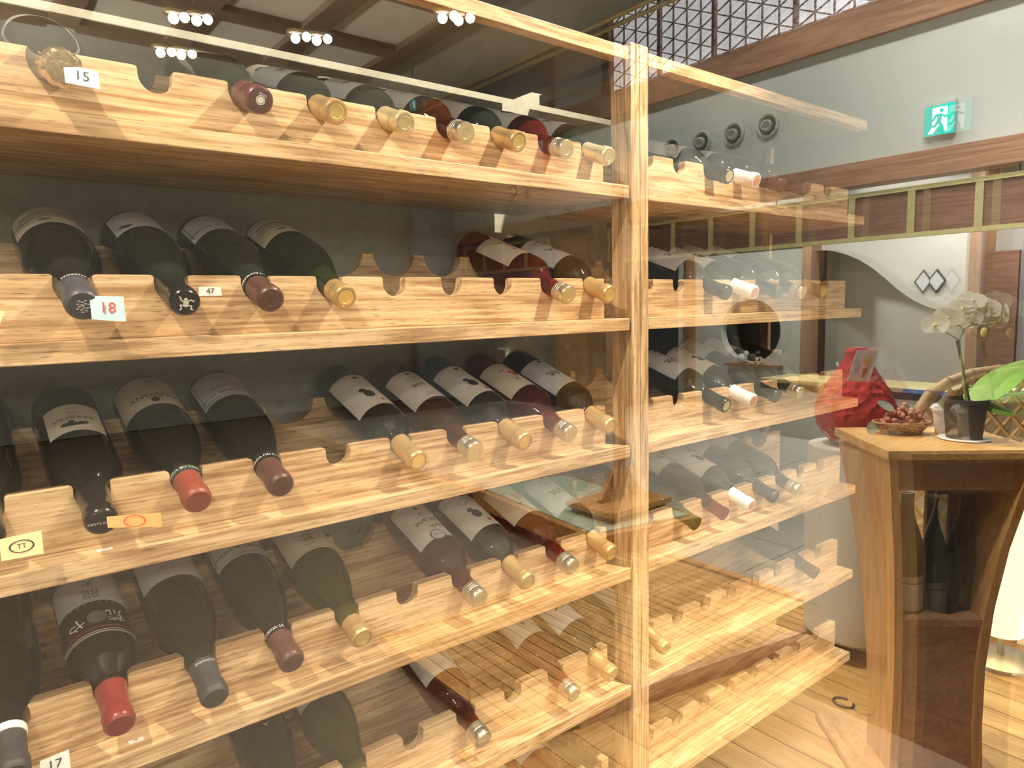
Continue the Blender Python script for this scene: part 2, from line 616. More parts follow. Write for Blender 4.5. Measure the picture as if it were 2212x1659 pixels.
def neck_board(x0, x1, centers, z):
    """Front board with a rounded U notch for each neck."""
    pts = [(x0, z), (x1, z), (x1, z + NECK_TOP)]
    hw = NECK_W / 2
    for c in sorted(centers, reverse=True):
        zt = z + NECK_TOP
        if c + hw + .004 < x1:
            pts += [(c + hw + .004, zt), (c + hw + .001, zt - .001), (c + hw, zt - .004)]
        zb = zt - NECK_D + hw
        if zb > zt - .004:
            zb = zt - .006
        ry = zb - (zt - NECK_D)
        for i in range(0, 13):
            a = -math.pi * i / 12
            pts.append((c + hw * math.cos(a), zb + ry * math.sin(a)))
        pts += [(c - hw, zt - .004), (c - hw - .001, zt - .001), (c - hw - .004, zt)]
    pts.append((x0, z + NECK_TOP))
    return MB().prism(pts, 'Y', .0446, .0626)


def body_board(x0, x1, centers, z):
    pts = [(x0, z), (x1, z), (x1, z + BODY_TOP)]
    for c in sorted(centers, reverse=True):
        r = .0412
        cz = z + .085 + r
        a0 = math.asin((z + BODY_TOP - cz) / r)
        for i in range(0, 15):
            a = a0 + (-math.pi - 2 * a0) * i / 14
            pts.append((c + r * math.cos(a), cz + r * math.sin(a)))
    pts.append((x0, z + BODY_TOP))
    return MB().prism(pts, 'Y', .226, .244)


def rack(xl, xr, centers, label, mitre, posts):
    root = empty('wine_rack', ((xl + xr) / 2, .15, FLOOR_Z), label, 'wine rack')
    for r in range(-1, 6):
        z = -r * S
        bk = .305 if r < 0 else .288
        poly = [(xl, 0), (xr, 0), (xr - mitre, .045), (xr - mitre, bk), (xl, bk)]
        if r < 0:                                  # board behind the oak front rail is coloured dark for its shaded underside
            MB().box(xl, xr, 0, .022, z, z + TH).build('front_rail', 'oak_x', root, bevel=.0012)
            MB().box(xl, xr - mitre, .022, bk, z + .002, z + TH - .001).build('top_panel', 'panel_shaded', root)
        else:
            MB().prism(poly, 'Z', z, z + TH).build('shelf', 'oak_x', root, bevel=.0012)
        if r >= 0:
            neck_board(xl + .02, xr - mitre, centers, z + TH).build('neck_board', 'oak_x', root, bevel=.0008)
            body_board(xl + .02, xr - mitre, centers, z + TH).build('body_board', 'oak_x', root, bevel=.0008)
    for (a, b, y0, y1) in posts:
        MB().box(a, b, y0, y1, FLOOR_Z, S + TH + .010).build('post', 'oak_z', root, bevel=.001)
    return root


P1, X1 = .1016, -.0576
P2, X2 = .0995, .1000
C1 = [X1 - P1 * k for k in range(13)]
C2 = [X2 + P2 * k for k in range(8)]
rack(-1.42, 0.0, C1, 'light oak wine rack filling the left of the picture, left of the post', .0205, [(.0055, .0285, .0, .05), (-1.44, -1.421, .0, .288)])
rack(.0528, .905, C2, 'light oak wine rack right of the post, fading behind the reflections', .0, [(.0295, .0522, .0, .05), (.888, .904, .262, .287)])

# ------------------------------------------------------------------ bottles
PROF = {
    'bdx': [(0, .014), (.020, .010), (.030, .003), (.036, 0), (.0392, .004), (.0395, .02), (.0395, .186), (.0388, .196), (.0355, .2065), (.029, .217), (.0215, .2265), (.0172, .2345), (.0152, .245), (.0144, .262), (.0142, .284), (.0155, .286), (.0155, .295), (.009, .2952), (0, .2945)],
    'bgy': [(0, .018), (.022, .012), (.033, .003), (.038, 0), (.0412, .004), (.0416, .02), (.0416, .138), (.0408, .152), (.0380, .170), (.0335, .187), (.0280, .204), (.0225, .220), (.0182, .236), (.0158, .252), (.0147, .268), (.0142, .284), (.0155, .286), (.0155, .295), (.009, .2952), (0, .2945)],
    'chp': [(0, .020), (.024, .013), (.036, .003), (.041, 0), (.0442, .004), (.0446, .02), (.0446, .135), (.0434, .152), (.0400, .172), (.0345, .194), (.0280, .215), (.0222, .236), (.0182, .256), (.0158, .274), (.0150, .284), (.0172, .286), (.0172, .293), (.0150, .295), (.0148, .302), (.009, .303), (0, .302)],
}
GLASS_ME = {}
CAP_ME = {}


def mesh_of(mb, name, mat, smooth=True):
    me = bpy.data.meshes.new(name)
    me.from_pydata(mb.v, [], mb.f)
    me.update()
    if smooth:
        me.polygons.foreach_set('use_smooth', [True] * len(me.polygons))
        try:
            me.set_sharp_from_angle(angle=math.radians(40))
        except Exception:
            pass
    me.materials.append(MAT[mat])
    return me


def child(name, me, parent):
    o = bpy.data.objects.new(name, me)
    COL.objects.link(o)
    o.parent = parent
    return o


def shared(store, key, maker):
    if key not in store:
        store[key] = maker()
    return store[key]


LONG = [(.0166, .2365), (.0158, .246), (.0152, .262), (.0151, .279), (.0164, .281), (.0168, .2835), (.0160, .2865), (.0167, .2885), (.0164, .2945), (.0150, .2968), (.0122, .2972), (.0116, .2964), (0, .2964)]
SOFT = [(.0178, .238), (.0166, .248), (.0158, .262), (.0155, .274), (.0166, .2775), (.0172, .282), (.0166, .286), (.0172, .290), (.0166, .2955), (.0140, .2982), (.0100, .2984), (0, .2976)]
SHORT = [(.0160, .2525), (.0154, .262), (.0152, .279), (.0164, .281), (.0168, .2835), (.0160, .2865), (.0167, .2885), (.0164, .2945), (.0150, .2968), (.0122, .2972), (.0116, .2964), (0, .2964)]
SCREW = [(.0150, .2700), (.0162, .2702), (.0164, .2745), (.0156, .2752), (.0164, .2760), (.0164, .2790), (.0157, .2797), (.0164, .2806), (.0164, .2830), (.0158, .2838), (.0165, .2848), (.0165, .2965), (.0155, .2980), (0, .2980)]


def wrap(R, u, v, z0, th0=0.0):
    a = u / R + th0
    return (-R * math.sin(a), R * math.cos(a), z0 + v)


def patch(R, ha, z0, z1, th0=0.0, n=22, notch=0.0):
    """A piece of paper wrapped round a bottle."""
    vs, fs = [], []
    for i in range(n + 1):
        a = th0 - ha + 2 * ha * i / n
        vs += [(-R * math.sin(a), R * math.cos(a), z0), (-R * math.sin(a), R * math.cos(a), z1)]
    for i in range(n):
        fs.append((2 * i, 2 * i + 1, 2 * i + 3, 2 * i + 2))
    return vs, fs


def print_mesh(R, items):
    """items: ('t', text, size, u, v, rot) or ('l', u0, u1, v, thickness) or ('e', u, v, ru, rv, thick) laid on radius R."""
    mb = MB()
    for it in items:
        if it[0] == 't':
            vs, fs = text_mesh(it[1], it[2])
            ca, sa = math.cos(it[5] if len(it) > 5 else 0), math.sin(it[5] if len(it) > 5 else 0)
            vs = [(it[3] + p[0] * ca - p[1] * sa, it[4] + p[0] * sa + p[1] * ca) for p in vs]
            mb.add([wrap(R, p[0], p[1], 0) for p in vs], fs)
        elif it[0] == 'l':
            n = max(2, int(abs(it[2] - it[1]) / .004))
            vs = []
            for i in range(n + 1):
                u = it[1] + (it[2] - it[1]) * i / n
                vs += [wrap(R, u, it[3] - it[4] / 2, 0), wrap(R, u, it[3] + it[4] / 2, 0)]
            mb.add(vs, [(2 * i, 2 * i + 1, 2 * i + 3, 2 * i + 2) for i in range(n)])
        elif it[0] == 'v':                             # line along the axis: u, v0, v1, thickness
            mb.add([wrap(R, it[1] - it[4] / 2, it[2], 0), wrap(R, it[1] + it[4] / 2, it[2], 0), wrap(R, it[1] + it[4] / 2, it[3], 0), wrap(R, it[1] - it[4] / 2, it[3], 0)], [(0, 1, 2, 3)])
        elif it[0] == 'e':
            n = 28
            vs = []
            for i in range(n):
                a = 2 * math.pi * i / n
                vs += [wrap(R, it[1] + it[3] * math.cos(a), it[2] + it[4] * math.sin(a), 0), wrap(R, it[1] + (it[3] - it[5]) * math.cos(a), it[2] + (it[4] - it[5]) * math.sin(a), 0)]
            mb.add(vs, [(2 * i, 2 * i + 1, (2 * i + 3) % (2 * n), (2 * i + 2) % (2 * n)) for i in range(n)])
        elif it[0] == 'd':                             # filled blob u v ru rv
            n = 14
            vs = [wrap(R, it[1], it[2], 0)] + [wrap(R, it[1] + it[3] * math.cos(2 * math.pi * i / n), it[2] + it[4] * math.sin(2 * math.pi * i / n), 0) for i in range(n)]
            mb.add(vs, [(0, 1 + i, 1 + (i + 1) % n) for i in range(n)])
    return mb


def small_print(cx, v, wdt, rows, dv=.0042, t=.0007):
    out = []
    for i in range(rows):
        k = wdt * random.uniform(.55, 1.0)
        out.append(('l', cx - k / 2, cx + k / 2, v - i * dv, t))
    return out


# label styles: bottle kind -> (half angle, z0, z1, paper, [(ink, items)])
def style(name):
    if name == 'jp_script':                       # tall japanese estate label with brush script
        return 1.22, .066, .178, 'paper_cool', [('ink', [('t', 'Vit', .030, .004, .128, .25), ('t', '2021', .006, .006, .096), ('e', .004, .092, .016, .010, .0006), ('d', .002, .075, .0045, .0045)]), ('ink_soft', small_print(-.022, .150, .02, 9, .006))]
    if name == 'jp_rose':
        return 1.22, .066, .172, 'paper_label', [('ink', [('t', 'ane', .018, .006, .122, .15), ('t', '2021', .005, .004, .100), ('d', .004, .078, .0042, .0042), ('e', .004, .098, .014, .008, .0005)]), ('ink_soft', small_print(.0, .160, .03, 3) + small_print(.002, .094, .018, 2))]
    if name == 'jp_crest':
        return 1.22, .060, .176, 'paper_label', [('ink', [('d', .004, .136, .009, .012), ('d', .010, .122, .006, .006), ('t', '2021', .006, .002, .098), ('e', .002, .096, .015, .009, .0006), ('d', .000, .074, .0045, .0045)]), ('ink_red', [('d', -.008, .160, .0045, .0035)]), ('ink_soft', small_print(-.024, .150, .018, 10, .006))]
    if name == 'jp_flower':
        return 1.22, .066, .170, 'paper_cream', [('ink_red', [('d', -.006, .116, .0075, .0055), ('d', .001, .110, .0055, .006), ('d', -.012, .110, .0045, .006), ('d', -.003, .122, .004, .004)]), ('ink', [('t', 'A', .014, .006, .138), ('t', 'Rose', .007, .014, .098)]), ('ink_soft', small_print(-.022, .142, .014, 7, .006))]
    if name == 'barbera':
        return .86, .070, .146, 'paper_cream', [('ink', [('d', .004, .128, .013, .0045), ('d', -.008, .126, .006, .0035), ('d', .012, .126, .006, .004), ('l', .002, .008, .121, .006)]), ('ink_brown', [('t', 'BARBERA', .0115, .002, .109)]), ('ink_soft', [('t', 'Italia', .006, .002, .1005), ('t', 'Langhe', .006, .002, .094), ('l', -.006, .010, .083, .0012)])]
    if name == 'musigny':
        return 1.35, .012, .104, 'paper_cream', [('ink', [('t', 'MUSIGNY', .0150, .002, .073), ('d', .002, .090, .0055, .0065), ('l', -.008, .012, .083, .0012)]), ('ink_soft', [('t', 'Grand Cru', .0075, .002, .058), ('t', '1990', .009, -.004, .026), ('e', -.004, .026, .016, .0065, .0006)] + small_print(.004, .050, .06, 4, .0045, .0006))]
    if name == 'romanee':
        return 1.20, .014, .098, 'paper_cool', [('ink', [('t', 'VOSNE-ROMANÉE 1er CRU', .0088, .000, .080), ('l', -.044, .044, .0915, .0008), ('l', -.044, .044, .0935, .0005), ('v', -.0455, .018, .0935, .0007), ('v', .0455, .018, .0935, .0007)]), ('ink_soft', small_print(0, .070, .07, 4, .0055, .0007) + [('t', 'Appellation Contrôlée', .006, .0, .062), ('t', 'Bourgogne', .007, .0, .034)])]
    if name == 'echezeaux':
        return 1.15, .020, .098, 'paper_cool', [('ink', [('t', 'GRANDS ÉCHEZEAUX', .0105, -.002, .076), ('l', -.043, .043, .0925, .001), ('v', -.0435, .024, .0925, .0009), ('v', .0435, .024, .0925, .0009)]), ('ink_soft', small_print(0, .062, .06, 5, .0065, .0007))]
    if name == 'cuvee':
        return .95, .014, .098, 'paper_cool', [('ink', [('t', 'C U R E E', .0062, -.004, .070), ('d', .020, .084, .006, .0045), ('d', .027, .078, .005, .0035)]), ('ink_soft', small_print(0, .05, .03, 2))]
    if name == 'lines':
        return 1.25, .010, .096, 'paper_cream', [('ink_soft', [('l', -.04, .04, .040, .004), ('l', -.035, .045, .052, .003), ('l', -.02, .045, .062, .0025), ('d', .01, .076, .008, .004)] + small_print(.0, .030, .06, 3))]
    if name == 'vivant':
        return 1.2, .018, .102, 'paper_cool', [('ink', [('t', 'ROMANÉE-St-VIVANT', .0105, .000, .080), ('l', -.045, .045, .0960, .0009), ('v', -.0465, .022, .096, .0009), ('v', .0465, .022, .096, .0009)]), ('ink_soft', small_print(0, .068, .06, 4, .006, .0007))]
    if name == 'kanji':
        return 1.25, .040, .128, 'paper_cream', [('ink', [('t', '一', .016, .006, .110), ('t', '恋', .020, .004, .094), ('t', 'し', .018, .000, .075)]), ('ink_soft', [('e', .0, .078, .024, .026, .0007), ('l', -.05, .05, .1245, .0006)])]
    if name == 'black_kanji':
        return 1.30, .055, .180, 'paper_cool', [('ink_soft', [('t', '龍', .022, .0, .100), ('t', '天', .016, .0, .078)])]
    if name == 'plain':
        return 1.2, .02, .10, 'paper_cool', [('ink_soft', small_print(0, .08, .05, 3))]
    if name == 'medal':
        return 1.20, .060, .172, 'paper_label', [('ink', [('t', 'Al ane', .018, .002, .122, .15), ('t', 'Black', .013, -.010, .140, .15), ('t', '2021', .005, .002, .100), ('d', .002, .084, .0042, .0042)]), ('ink_soft', small_print(.0, .108, .022, 3, .004))]
    if name == 'swoosh':
        return .30, .09, .15, 'paper_cool', []
    return None


TILT = math.radians(19)
DV = Vector((0, -math.cos(TILT), -math.sin(TILT)))
NV = Vector((0, -math.sin(TILT), math.cos(TILT)))
AX_H = .0605


def make_bottle(x, z_shelf, kind, glass, cap, lab, label, reach=.053, roll=0.0, group=None, captext=None, endtext=None, tilt=True, at=None, room=False):
    """One bottle: lathe glass, capsule or screw cap, paper label with its print."""
    L = .2975 if kind != 'chp' else .3045
    if tilt:
        N = Vector((x, .0446, z_shelf + AX_H))
        base = N + DV * (reach - L)
        M = Matrix((Vector((1, 0, 0)), NV, DV)).transposed().to_4x4()
        M = Matrix.Translation(base) @ M @ Matrix.Rotation(roll, 4, 'Z')
    else:
        M = Matrix.Translation(at) @ Matrix.Rotation(roll, 4, 'Z')
    e = empty('wine_bottle', (0, 0, 0), label, 'bottle', group, mat=M)
    child('bottle_glass', shared(GLASS_ME, (kind, glass), lambda: mesh_of(MB().lathe(PROF[kind], 40), 'bottle_glass', glass)), e)
    rb = PROF[kind][6][0]
    if cap:
        prof = {'long': LONG, 'soft': SOFT, 'short': SHORT, 'screw': SCREW}[cap[0]]
        co = child('capsule' if cap[0] != 'screw' else 'screw_cap', shared(CAP_ME, cap[:2], lambda: mesh_of(MB().lathe(prof, 32), 'capsule', cap[1])), e)
        if len(cap) > 2 and cap[2]:
            top = prof[-1][1]
            child('cap_end', shared(CAP_ME, ('end', cap[0], cap[2]), lambda: mesh_of(MB().lathe([(.0145 if cap[0] == 'screw' else .0114, top - .0004), (.0145 if cap[0] == 'screw' else .0112, top + .0006), (.008, top + .0008), (.0076, top + .0004), (0, top + .0004)], 28), 'cap_end', cap[2])), co)
        if len(cap) > 3 and cap[3]:                   # coloured band at the foot of the capsule
            R0 = prof[0][0] + .0003
            child('band', shared(CAP_ME, ('band', cap[0], cap[3]), lambda: mesh_of(MB().lathe([(R0 - .001, prof[0][1] - .0005), (R0, prof[0][1]), (R0 - .0006, prof[0][1] + .0095), (R0 - .0018, prof[0][1] + .0098)], 32), 'band', cap[3])), co)
        if captext:
            R0 = prof[0][0] + .0009
            mb = print_mesh(R0, [('t', captext[0], captext[1], captext[2], 0)])
            mb.v = [(p[0], p[1], p[2] + prof[0][1] + captext[3]) for p in mb.v]
            child('lettering', mesh_of(mb, 'lettering', captext[4], False), co)
        if endtext:
            for (tx, sz, ink, uu, vv) in endtext:
                vs, fs = text_mesh(tx, sz)
                zt = prof[-1][1] + .0016
                child('lettering', mesh_of(MB().add([(-(p[0] + uu), p[1] + vv, zt) for p in vs], [tuple(reversed(q)) for q in fs]), 'lettering', ink, False), co)
    st = style(lab) if lab else None
    if st:
        ha, z0, z1, paper, prints = st
        R = rb + .0005
        lo = child('label', mesh_of(MB().add(*patch(R, ha, z0, z1)), 'label', paper), e)
        for ink, items in prints:
            parts = [[i] for i in items if i[0] == 't'] + [[i] for i in items if i[0] in 'ed'] + [[i] for i in items if i[0] == 'v']
            run = []
            for i in sorted((i for i in items if i[0] == 'l'), key=lambda q: q[3]):
                if run and i[3] - run[-1][3] > .012:
                    parts.append(run)
                    run = []
                run.append(i)
            parts.append(run)
            for part in parts:
                if part:
                    child('label_print', mesh_of(print_mesh(R + .0005, part), 'label_print', ink, False), lo)
        if lab == 'black_kanji':
            k = child('label', mesh_of(MB().add(*patch(R + .0004, ha - .02, .118, .1785)), 'label', 'label_black'), e)
            k['label'] = 'black band label with white brush characters'
            child('label_print', mesh_of(print_mesh(R + .0009, [('t', '荒', .024, -.022, .148, .1), ('t', 'や', .024, .024, .150, -.1)]), 'label_print', 'ink_white', False), k)
            child('label_print', mesh_of(print_mesh(R + .0009, [('d', .0, .150, .011, .012)]), 'label_print', 'ink_soft', False), k)
            child('label_print', mesh_of(print_mesh(R + .0009, [('l', -.044, .044, .170, .0012), ('v', -.044, .125, .170, .0010)]), 'label_print', 'label_red', False), k)
            child('label_print', mesh_of(print_mesh(R + .0009, [('l', -.052, .052, .1765, .0016)] + [('v', -.05 + .0085 * i, .119, .1245, .0006) for i in range(12)]), 'label_print', 'label_gold', False), k)
        if lab == 'medal':
            md = child('medal', mesh_of(print_mesh(R + .0009, [('d', .004, .166, .0135, .0135)]), 'medal', 'paper_cool', False), e)
            child('medal_print', mesh_of(print_mesh(R + .0014, [('e', .004, .166, .0135, .0135, .002), ('t', 'Silver', .0075, .004, .166)]), 'medal_print', 'ink_soft', False), md)
    return e


GOLD = ('long', 'cap_gold', 'cap_gold_top')
PALE = ('long', 'cap_pale', 'cap_pale')
SCR = ('screw', 'screw_metal', 'screw_end')
UN = {'A': 0, 'B': 1, 'C': 2, 'D': 3, 'E': 4, 'F': 5}


def zs(row):
    return -UN[row] * S + TH


def b1(row, k, kind, glass, cap, lab, label, **kw):
    return make_bottle(X1 - P1 * k, zs(row), kind, glass, cap, lab, label, group='bottles in the left rack', **kw)


def b2(row, k, kind, glass, cap, lab, label, **kw):
    return make_bottle(X2 + P2 * k, zs(row), kind, glass, cap, lab, label, group='bottles in the right rack', **kw)


# --- left rack, top row in view
b1('A', 0, 'bdx', 'glass_dark', PALE, 'jp_script', 'pale gold capped wine bottle on top shelf, nearest the post')
b1('A', 1, 'bdx', 'glass_rose', SCR, 'jp_crest', 'red necked screw cap wine bottle on top shelf beside the post end')
b1('A', 2, 'bdx', 'glass_dark', GOLD, 'jp_flower', 'gold capped wine bottle on top shelf between the two screw caps')
b1('A', 3, 'bdx', 'glass_amber', SCR, 'jp_rose', 'amber necked screw cap wine bottle in the middle of the top shelf')
b1('A', 4, 'bdx', 'glass_dark', PALE, 'jp_script', 'gold capped wine bottle on top shelf just left of the amber one')
b1('A', 5, 'bdx', 'glass_dark', GOLD, 'jp_script', 'gold capped wine bottle on top shelf right of the dark red cap')
b1('A', 6, 'bgy', 'glass_green', ('soft', 'cap_wine', 'cap_teal'), 'swoosh', 'dark wine bottle with wine red cap and round seal, top shelf', reach=.060, roll=-.35,
   endtext=[('JIN BA', .0036, 'ink_white', 0, .0068), ('◉', .014, 'ink_white', 0, -.001)])
champ = b1('A', 8, 'chp', 'glass_dark', None, None, 'champagne bottle with crumpled gold foil at the top left corner', reach=.075)
fo = MB().lathe([(.0215, .222), (.0205, .236), (.0178, .256), (.0165, .272), (.0185, .280), (.0192, .290), (.0180, .298), (.0186, .306), (.0150, .312), (0, .313)], 30)
fo.v = [(p[0] * (1 + .05 * math.sin(9 * math.atan2(p[1], p[0]) + 90 * p[2])), p[1] * (1 + .05 * math.sin(9 * math.atan2(p[1], p[0]) + 90 * p[2])), p[2]) for p in fo.v]
child('foil', mesh_of(fo, 'foil', 'foil', False), champ)
# --- second row
b1('B', 0, 'bdx', 'glass_black', GOLD, 'jp_script', 'gold capped wine bottle on second shelf, against the post')
b1('B', 1, 'bdx', 'glass_rose', SCR, 'jp_flower', 'red necked screw cap wine bottle on second shelf, beside the empty notches')
b1('B', 5, 'bgy', 'glass_green', GOLD, 'lines', 'green burgundy bottle with gold cap on second shelf')
b1('B', 6, 'bgy', 'glass_dark', ('soft', 'cap_brown_light', 'cap_brown', 'cap_black'), 'echezeaux', 'dark bottle with brown cap lettered ECHE on second shelf', reach=.057, captext=('GRANDS ÉCHEZEAUX', .0068, .004, .0045, 'ink_white'))
b1('B', 7, 'bgy', 'glass_dark', ('soft', 'cap_black'), 'cuvee', 'dark bottle with black cap bearing a white frog, second shelf', reach=.064)
b1('B', 8, 'bgy', 'glass_black', ('soft', 'cap_slate'), 'lines', 'dark bottle with slate purple cap and blue note 18, second shelf', reach=.068, captext=('RENARDES', .0062, .0, .006, 'ink_white'))
# --- third row
b1('C', 0, 'bdx', 'glass_black', GOLD, 'jp_script', 'gold capped wine bottle on third shelf, against the post')
b1('C', 1, 'bdx', 'glass_rose', SCR, 'jp_flower', 'red necked screw cap wine bottle on third shelf, flower label')
b1('C', 2, 'bdx', 'glass_dark', GOLD, 'jp_crest', 'gold capped wine bottle with crest label, middle of the third shelf')
b1('C', 3, 'bdx', 'glass_amber', SCR, 'jp_rose', 'amber necked screw cap wine bottle on third shelf')
b1('C', 4, 'bdx', 'glass_black', GOLD, 'jp_crest', 'gold capped wine bottle on third shelf, right of the empty notch')
b1('C', 6, 'bgy', 'glass_dark', ('soft', 'cap_brown_light', 'cap_brown', 'cap_black'), 'romanee', 'dark bottle with brown cap lettered VOSNE on third shelf', captext=('CLOS DU VOSNE', .0068, .004, .0045, 'ink_white'))
b1('C', 7, 'bgy', 'glass_dark', ('soft', 'cap_red', 'cap_red', 'cap_teal'), 'musigny', 'dark bottle with brick red cap and MUSIGNY label, third shelf', captext=('COMTE DE VOGÜÉ', .0068, .004, .0045, 'ink_white'))
b1('C', 8, 'bdx', 'glass_black', ('soft', 'cap_black'), 'barbera', 'black capped bottle with BARBERA label, third shelf', reach=.060, endtext=[('ALBOIS STORY', .0044, 'ink_white', 0, .0)])
b1('C', 9, 'bdx', 'glass_dark', ('soft', 'cap_black'), None, 'dark bottle cut off by the left edge, third shelf')
# --- fourth row
b1('D', 0, 'bdx', 'glass_black', GOLD, 'jp_script', 'gold capped wine bottle on fourth shelf, against the post')
b1('D', 1, 'bdx', 'glass_rose', SCR, 'jp_flower', 'red necked screw cap wine bottle on fourth shelf, flower label')
b1('D', 2, 'bdx', 'glass_black', GOLD, 'jp_crest', 'gold capped wine bottle with crest label, fourth shelf')
b1('D', 3, 'bdx', 'glass_amber', SCR, 'medal', 'amber necked screw cap bottle with round Silver medal, fourth shelf')
b1('D', 5, 'bgy', 'glass_olive', GOLD, 'kanji', 'olive green bottle with gold cap and brush character label, fourth shelf')
b1('D', 6, 'bgy', 'glass_dark', ('soft', 'cap_brown_light', 'cap_brown', 'cap_black'), 'vivant', 'dark bottle with brown cap and ST VIVANT label, fourth shelf', captext=('ST-VIVANT', .0068, .010, .0045, 'ink_white'))
b1('D', 7, 'bgy', 'glass_dark', ('soft', 'cap_grey'), 'plain', 'dark bottle with matt charcoal cap, fourth shelf', reach=.066, captext=('DOMAINE', .0055, .0, .012, 'paper_cool'))
b1('D', 8, 'bdx', 'glass_black', ('soft', 'cap_wax_red'), 'black_kanji', 'bottle with red wax cap and black character band, fourth shelf', reach=.058)
b1('D', 9, 'bgy', 'glass_black', ('soft', 'cap_grey', None, 'cap_white'), None, 'dark bottle with white neck band in the lower left corner', reach=.075)
# --- fifth and bottom rows
b1('E', 0, 'bdx', 'glass_black', GOLD, 'jp_script', 'gold capped wine bottle on fifth shelf under the floor reflection, against the post')
b1('E', 1, 'bdx', 'glass_rose', SCR, 'jp_flower', 'red necked screw cap wine bottle on fifth shelf under the floor reflection')
b1('E', 3, 'bdx', 'glass_amber', SCR, 'jp_rose', 'amber necked screw cap wine bottle on fifth shelf')
b1('E', 5, 'bgy', 'glass_olive', GOLD, 'kanji', 'olive green bottle at the bottom edge, fifth shelf')
em = b1('E', 6, 'bgy', 'glass_dark', ('soft', 'cap_black'), None, 'dark bottle with a pointed emblem on its shoulder, bottom edge')
sh = MB()
vs = [(0, .026), (-.012, .010), (-.014, -.004), (-.008, -.016), (.008, -.016), (.014, -.004), (.012, .010)]
for sc, zoff, mt in ((1.0, .0004, 'label_gold'), (.8, .0008, 'label_black')):
    mm = MB().add([wrap(.0415 + zoff, u * sc, v * sc, .120) for u, v in vs], [tuple(range(7))])
    child('emblem', mesh_of(mm, 'emblem', mt, False), em)
b1('F', 1, 'bdx', 'glass_rose', SCR, 'jp_flower', 'red necked screw cap bottle on lowest shelf, right one of the pair')
b1('F', 2, 'bdx', 'glass_black', GOLD, 'jp_crest', 'gold capped bottle on lowest shelf, left one of the pair')

# --- right rack
DKG = ('long', 'cap_black', 'label_gold')
DK = ('long', 'cap_black')
WHO = ('long', 'cap_white', 'cap_orange')
SCD = ('screw', 'cap_brown', 'cap_brown')
for row, nm in (('A', 'top shelf'), ('B', 'second shelf'), ('C', 'third shelf'), ('D', 'fourth shelf')):
    if row != 'D':
        b2(row, 2, 'bdx', 'glass_dark', DKG if row != 'B' else DK, 'jp_script', 'black capped bottle on the right rack, %s, first from the post' % nm)
    else:
        b2(row, 1, 'bdx', 'glass_olive', None, 'plain', 'pale bottle without capsule on the right rack, fourth shelf')
        b2(row, 2, 'bdx', 'glass_amber', None, 'kanji', 'amber bottle without capsule on the right rack, fourth shelf')
    b2(row, 3, 'bdx', 'glass_dark', WHO, 'jp_crest', 'white capped bottle with orange end on the right rack, %s' % nm)
    b2(row, 4, 'bdx', 'glass_dark', DK if row != 'A' else SCD, 'plain', 'black capped bottle on the right rack, %s, next to the white cap' % nm)
    b2(row, 5, 'bdx', 'glass_dark', SCR if row != 'A' else SCD, 'plain', 'screw cap bottle on the right rack, %s' % nm)
    if row in 'BC':
        b2(row, 6, 'bdx', 'glass_dark', GOLD, None, 'gold capped bottle farthest right on the right rack, %s' % nm)
b2('E', 0, 'bdx', 'glass_black', GOLD, 'jp_crest', 'lone gold capped bottle on the right rack, low shelf beside the post')
ms = b2('E', 6, 'bgy', 'glass_black', DK, None, 'black bottle lettered MESSIAS on the right rack, low shelf')
child('lettering', mesh_of(print_mesh(.0421, [('t', 'MESSIAS', .017, .012, .118)]), 'lettering', 'ink_white', False), ms)

# frog on the black cap, crest on the slate cap
for o in bpy.data.objects:
    if o.get('label') and 'white frog' in o['label']:
        fm = MB()
        zf = .2992
        fm.add([(.0030 * math.cos(t), -.0005 + .0043 * math.sin(t), zf) for t in [i * math.pi / 8 for i in range(16)]], [tuple(range(16))])
        fm.add([(.0022 * math.cos(t), .0046 + .0020 * math.sin(t), zf + .0001) for t in [i * math.pi / 6 for i in range(12)]], [tuple(range(12))])
        for leg in ([(-.002, .002), (-.0052, .0036), (-.0058, .0072), (-.0072, .0082)], [(.002, .002), (.0055, .0042), (.0078, .0020), (.0092, .0030)], [(-.002, -.003), (-.0062, -.0016), (-.0046, -.0066), (-.0072, -.0082)], [(.002, -.003), (.0062, -.0030), (.0052, -.0076), (.0082, -.0078)]):
            for (ax_, ay_), (bx_, by_) in zip(leg[:-1], leg[1:]):
                dn = math.hypot(bx_ - ax_, by_ - ay_)
                nx_, ny_ = -(by_ - ay_) / dn * .0008, (bx_ - ax_) / dn * .0008
                fm.add([(ax_ - nx_, ay_ - ny_, zf + .0002), (bx_ - nx_, by_ - ny_, zf + .0002), (bx_ + nx_, by_ + ny_, zf + .0002), (ax_ + nx_, ay_ + ny_, zf + .0002)], [(0, 1, 2, 3)])
        fk = child('frog_mark', mesh_of(fm, 'frog_mark', 'ink_white', False), o)
        fk['label'] = 'white frog emblem on the cap end'
    if o.get('label') and 'slate purple cap' in o['label']:
        mb = MB()
        for i in range(16):
            a, r = i * 2.4, .0018 * math.sqrt(i)
            mb.add([(r * math.cos(a) + .0018 * math.cos(t + a), r * math.sin(a) + .0010 * math.sin(t + a), .2992) for t in (0, 1.57, 3.14, 4.71)], [(0, 1, 2, 3)])
        child('crest_mark', mesh_of(mb, 'crest_mark', 'paper_cool', False), o)


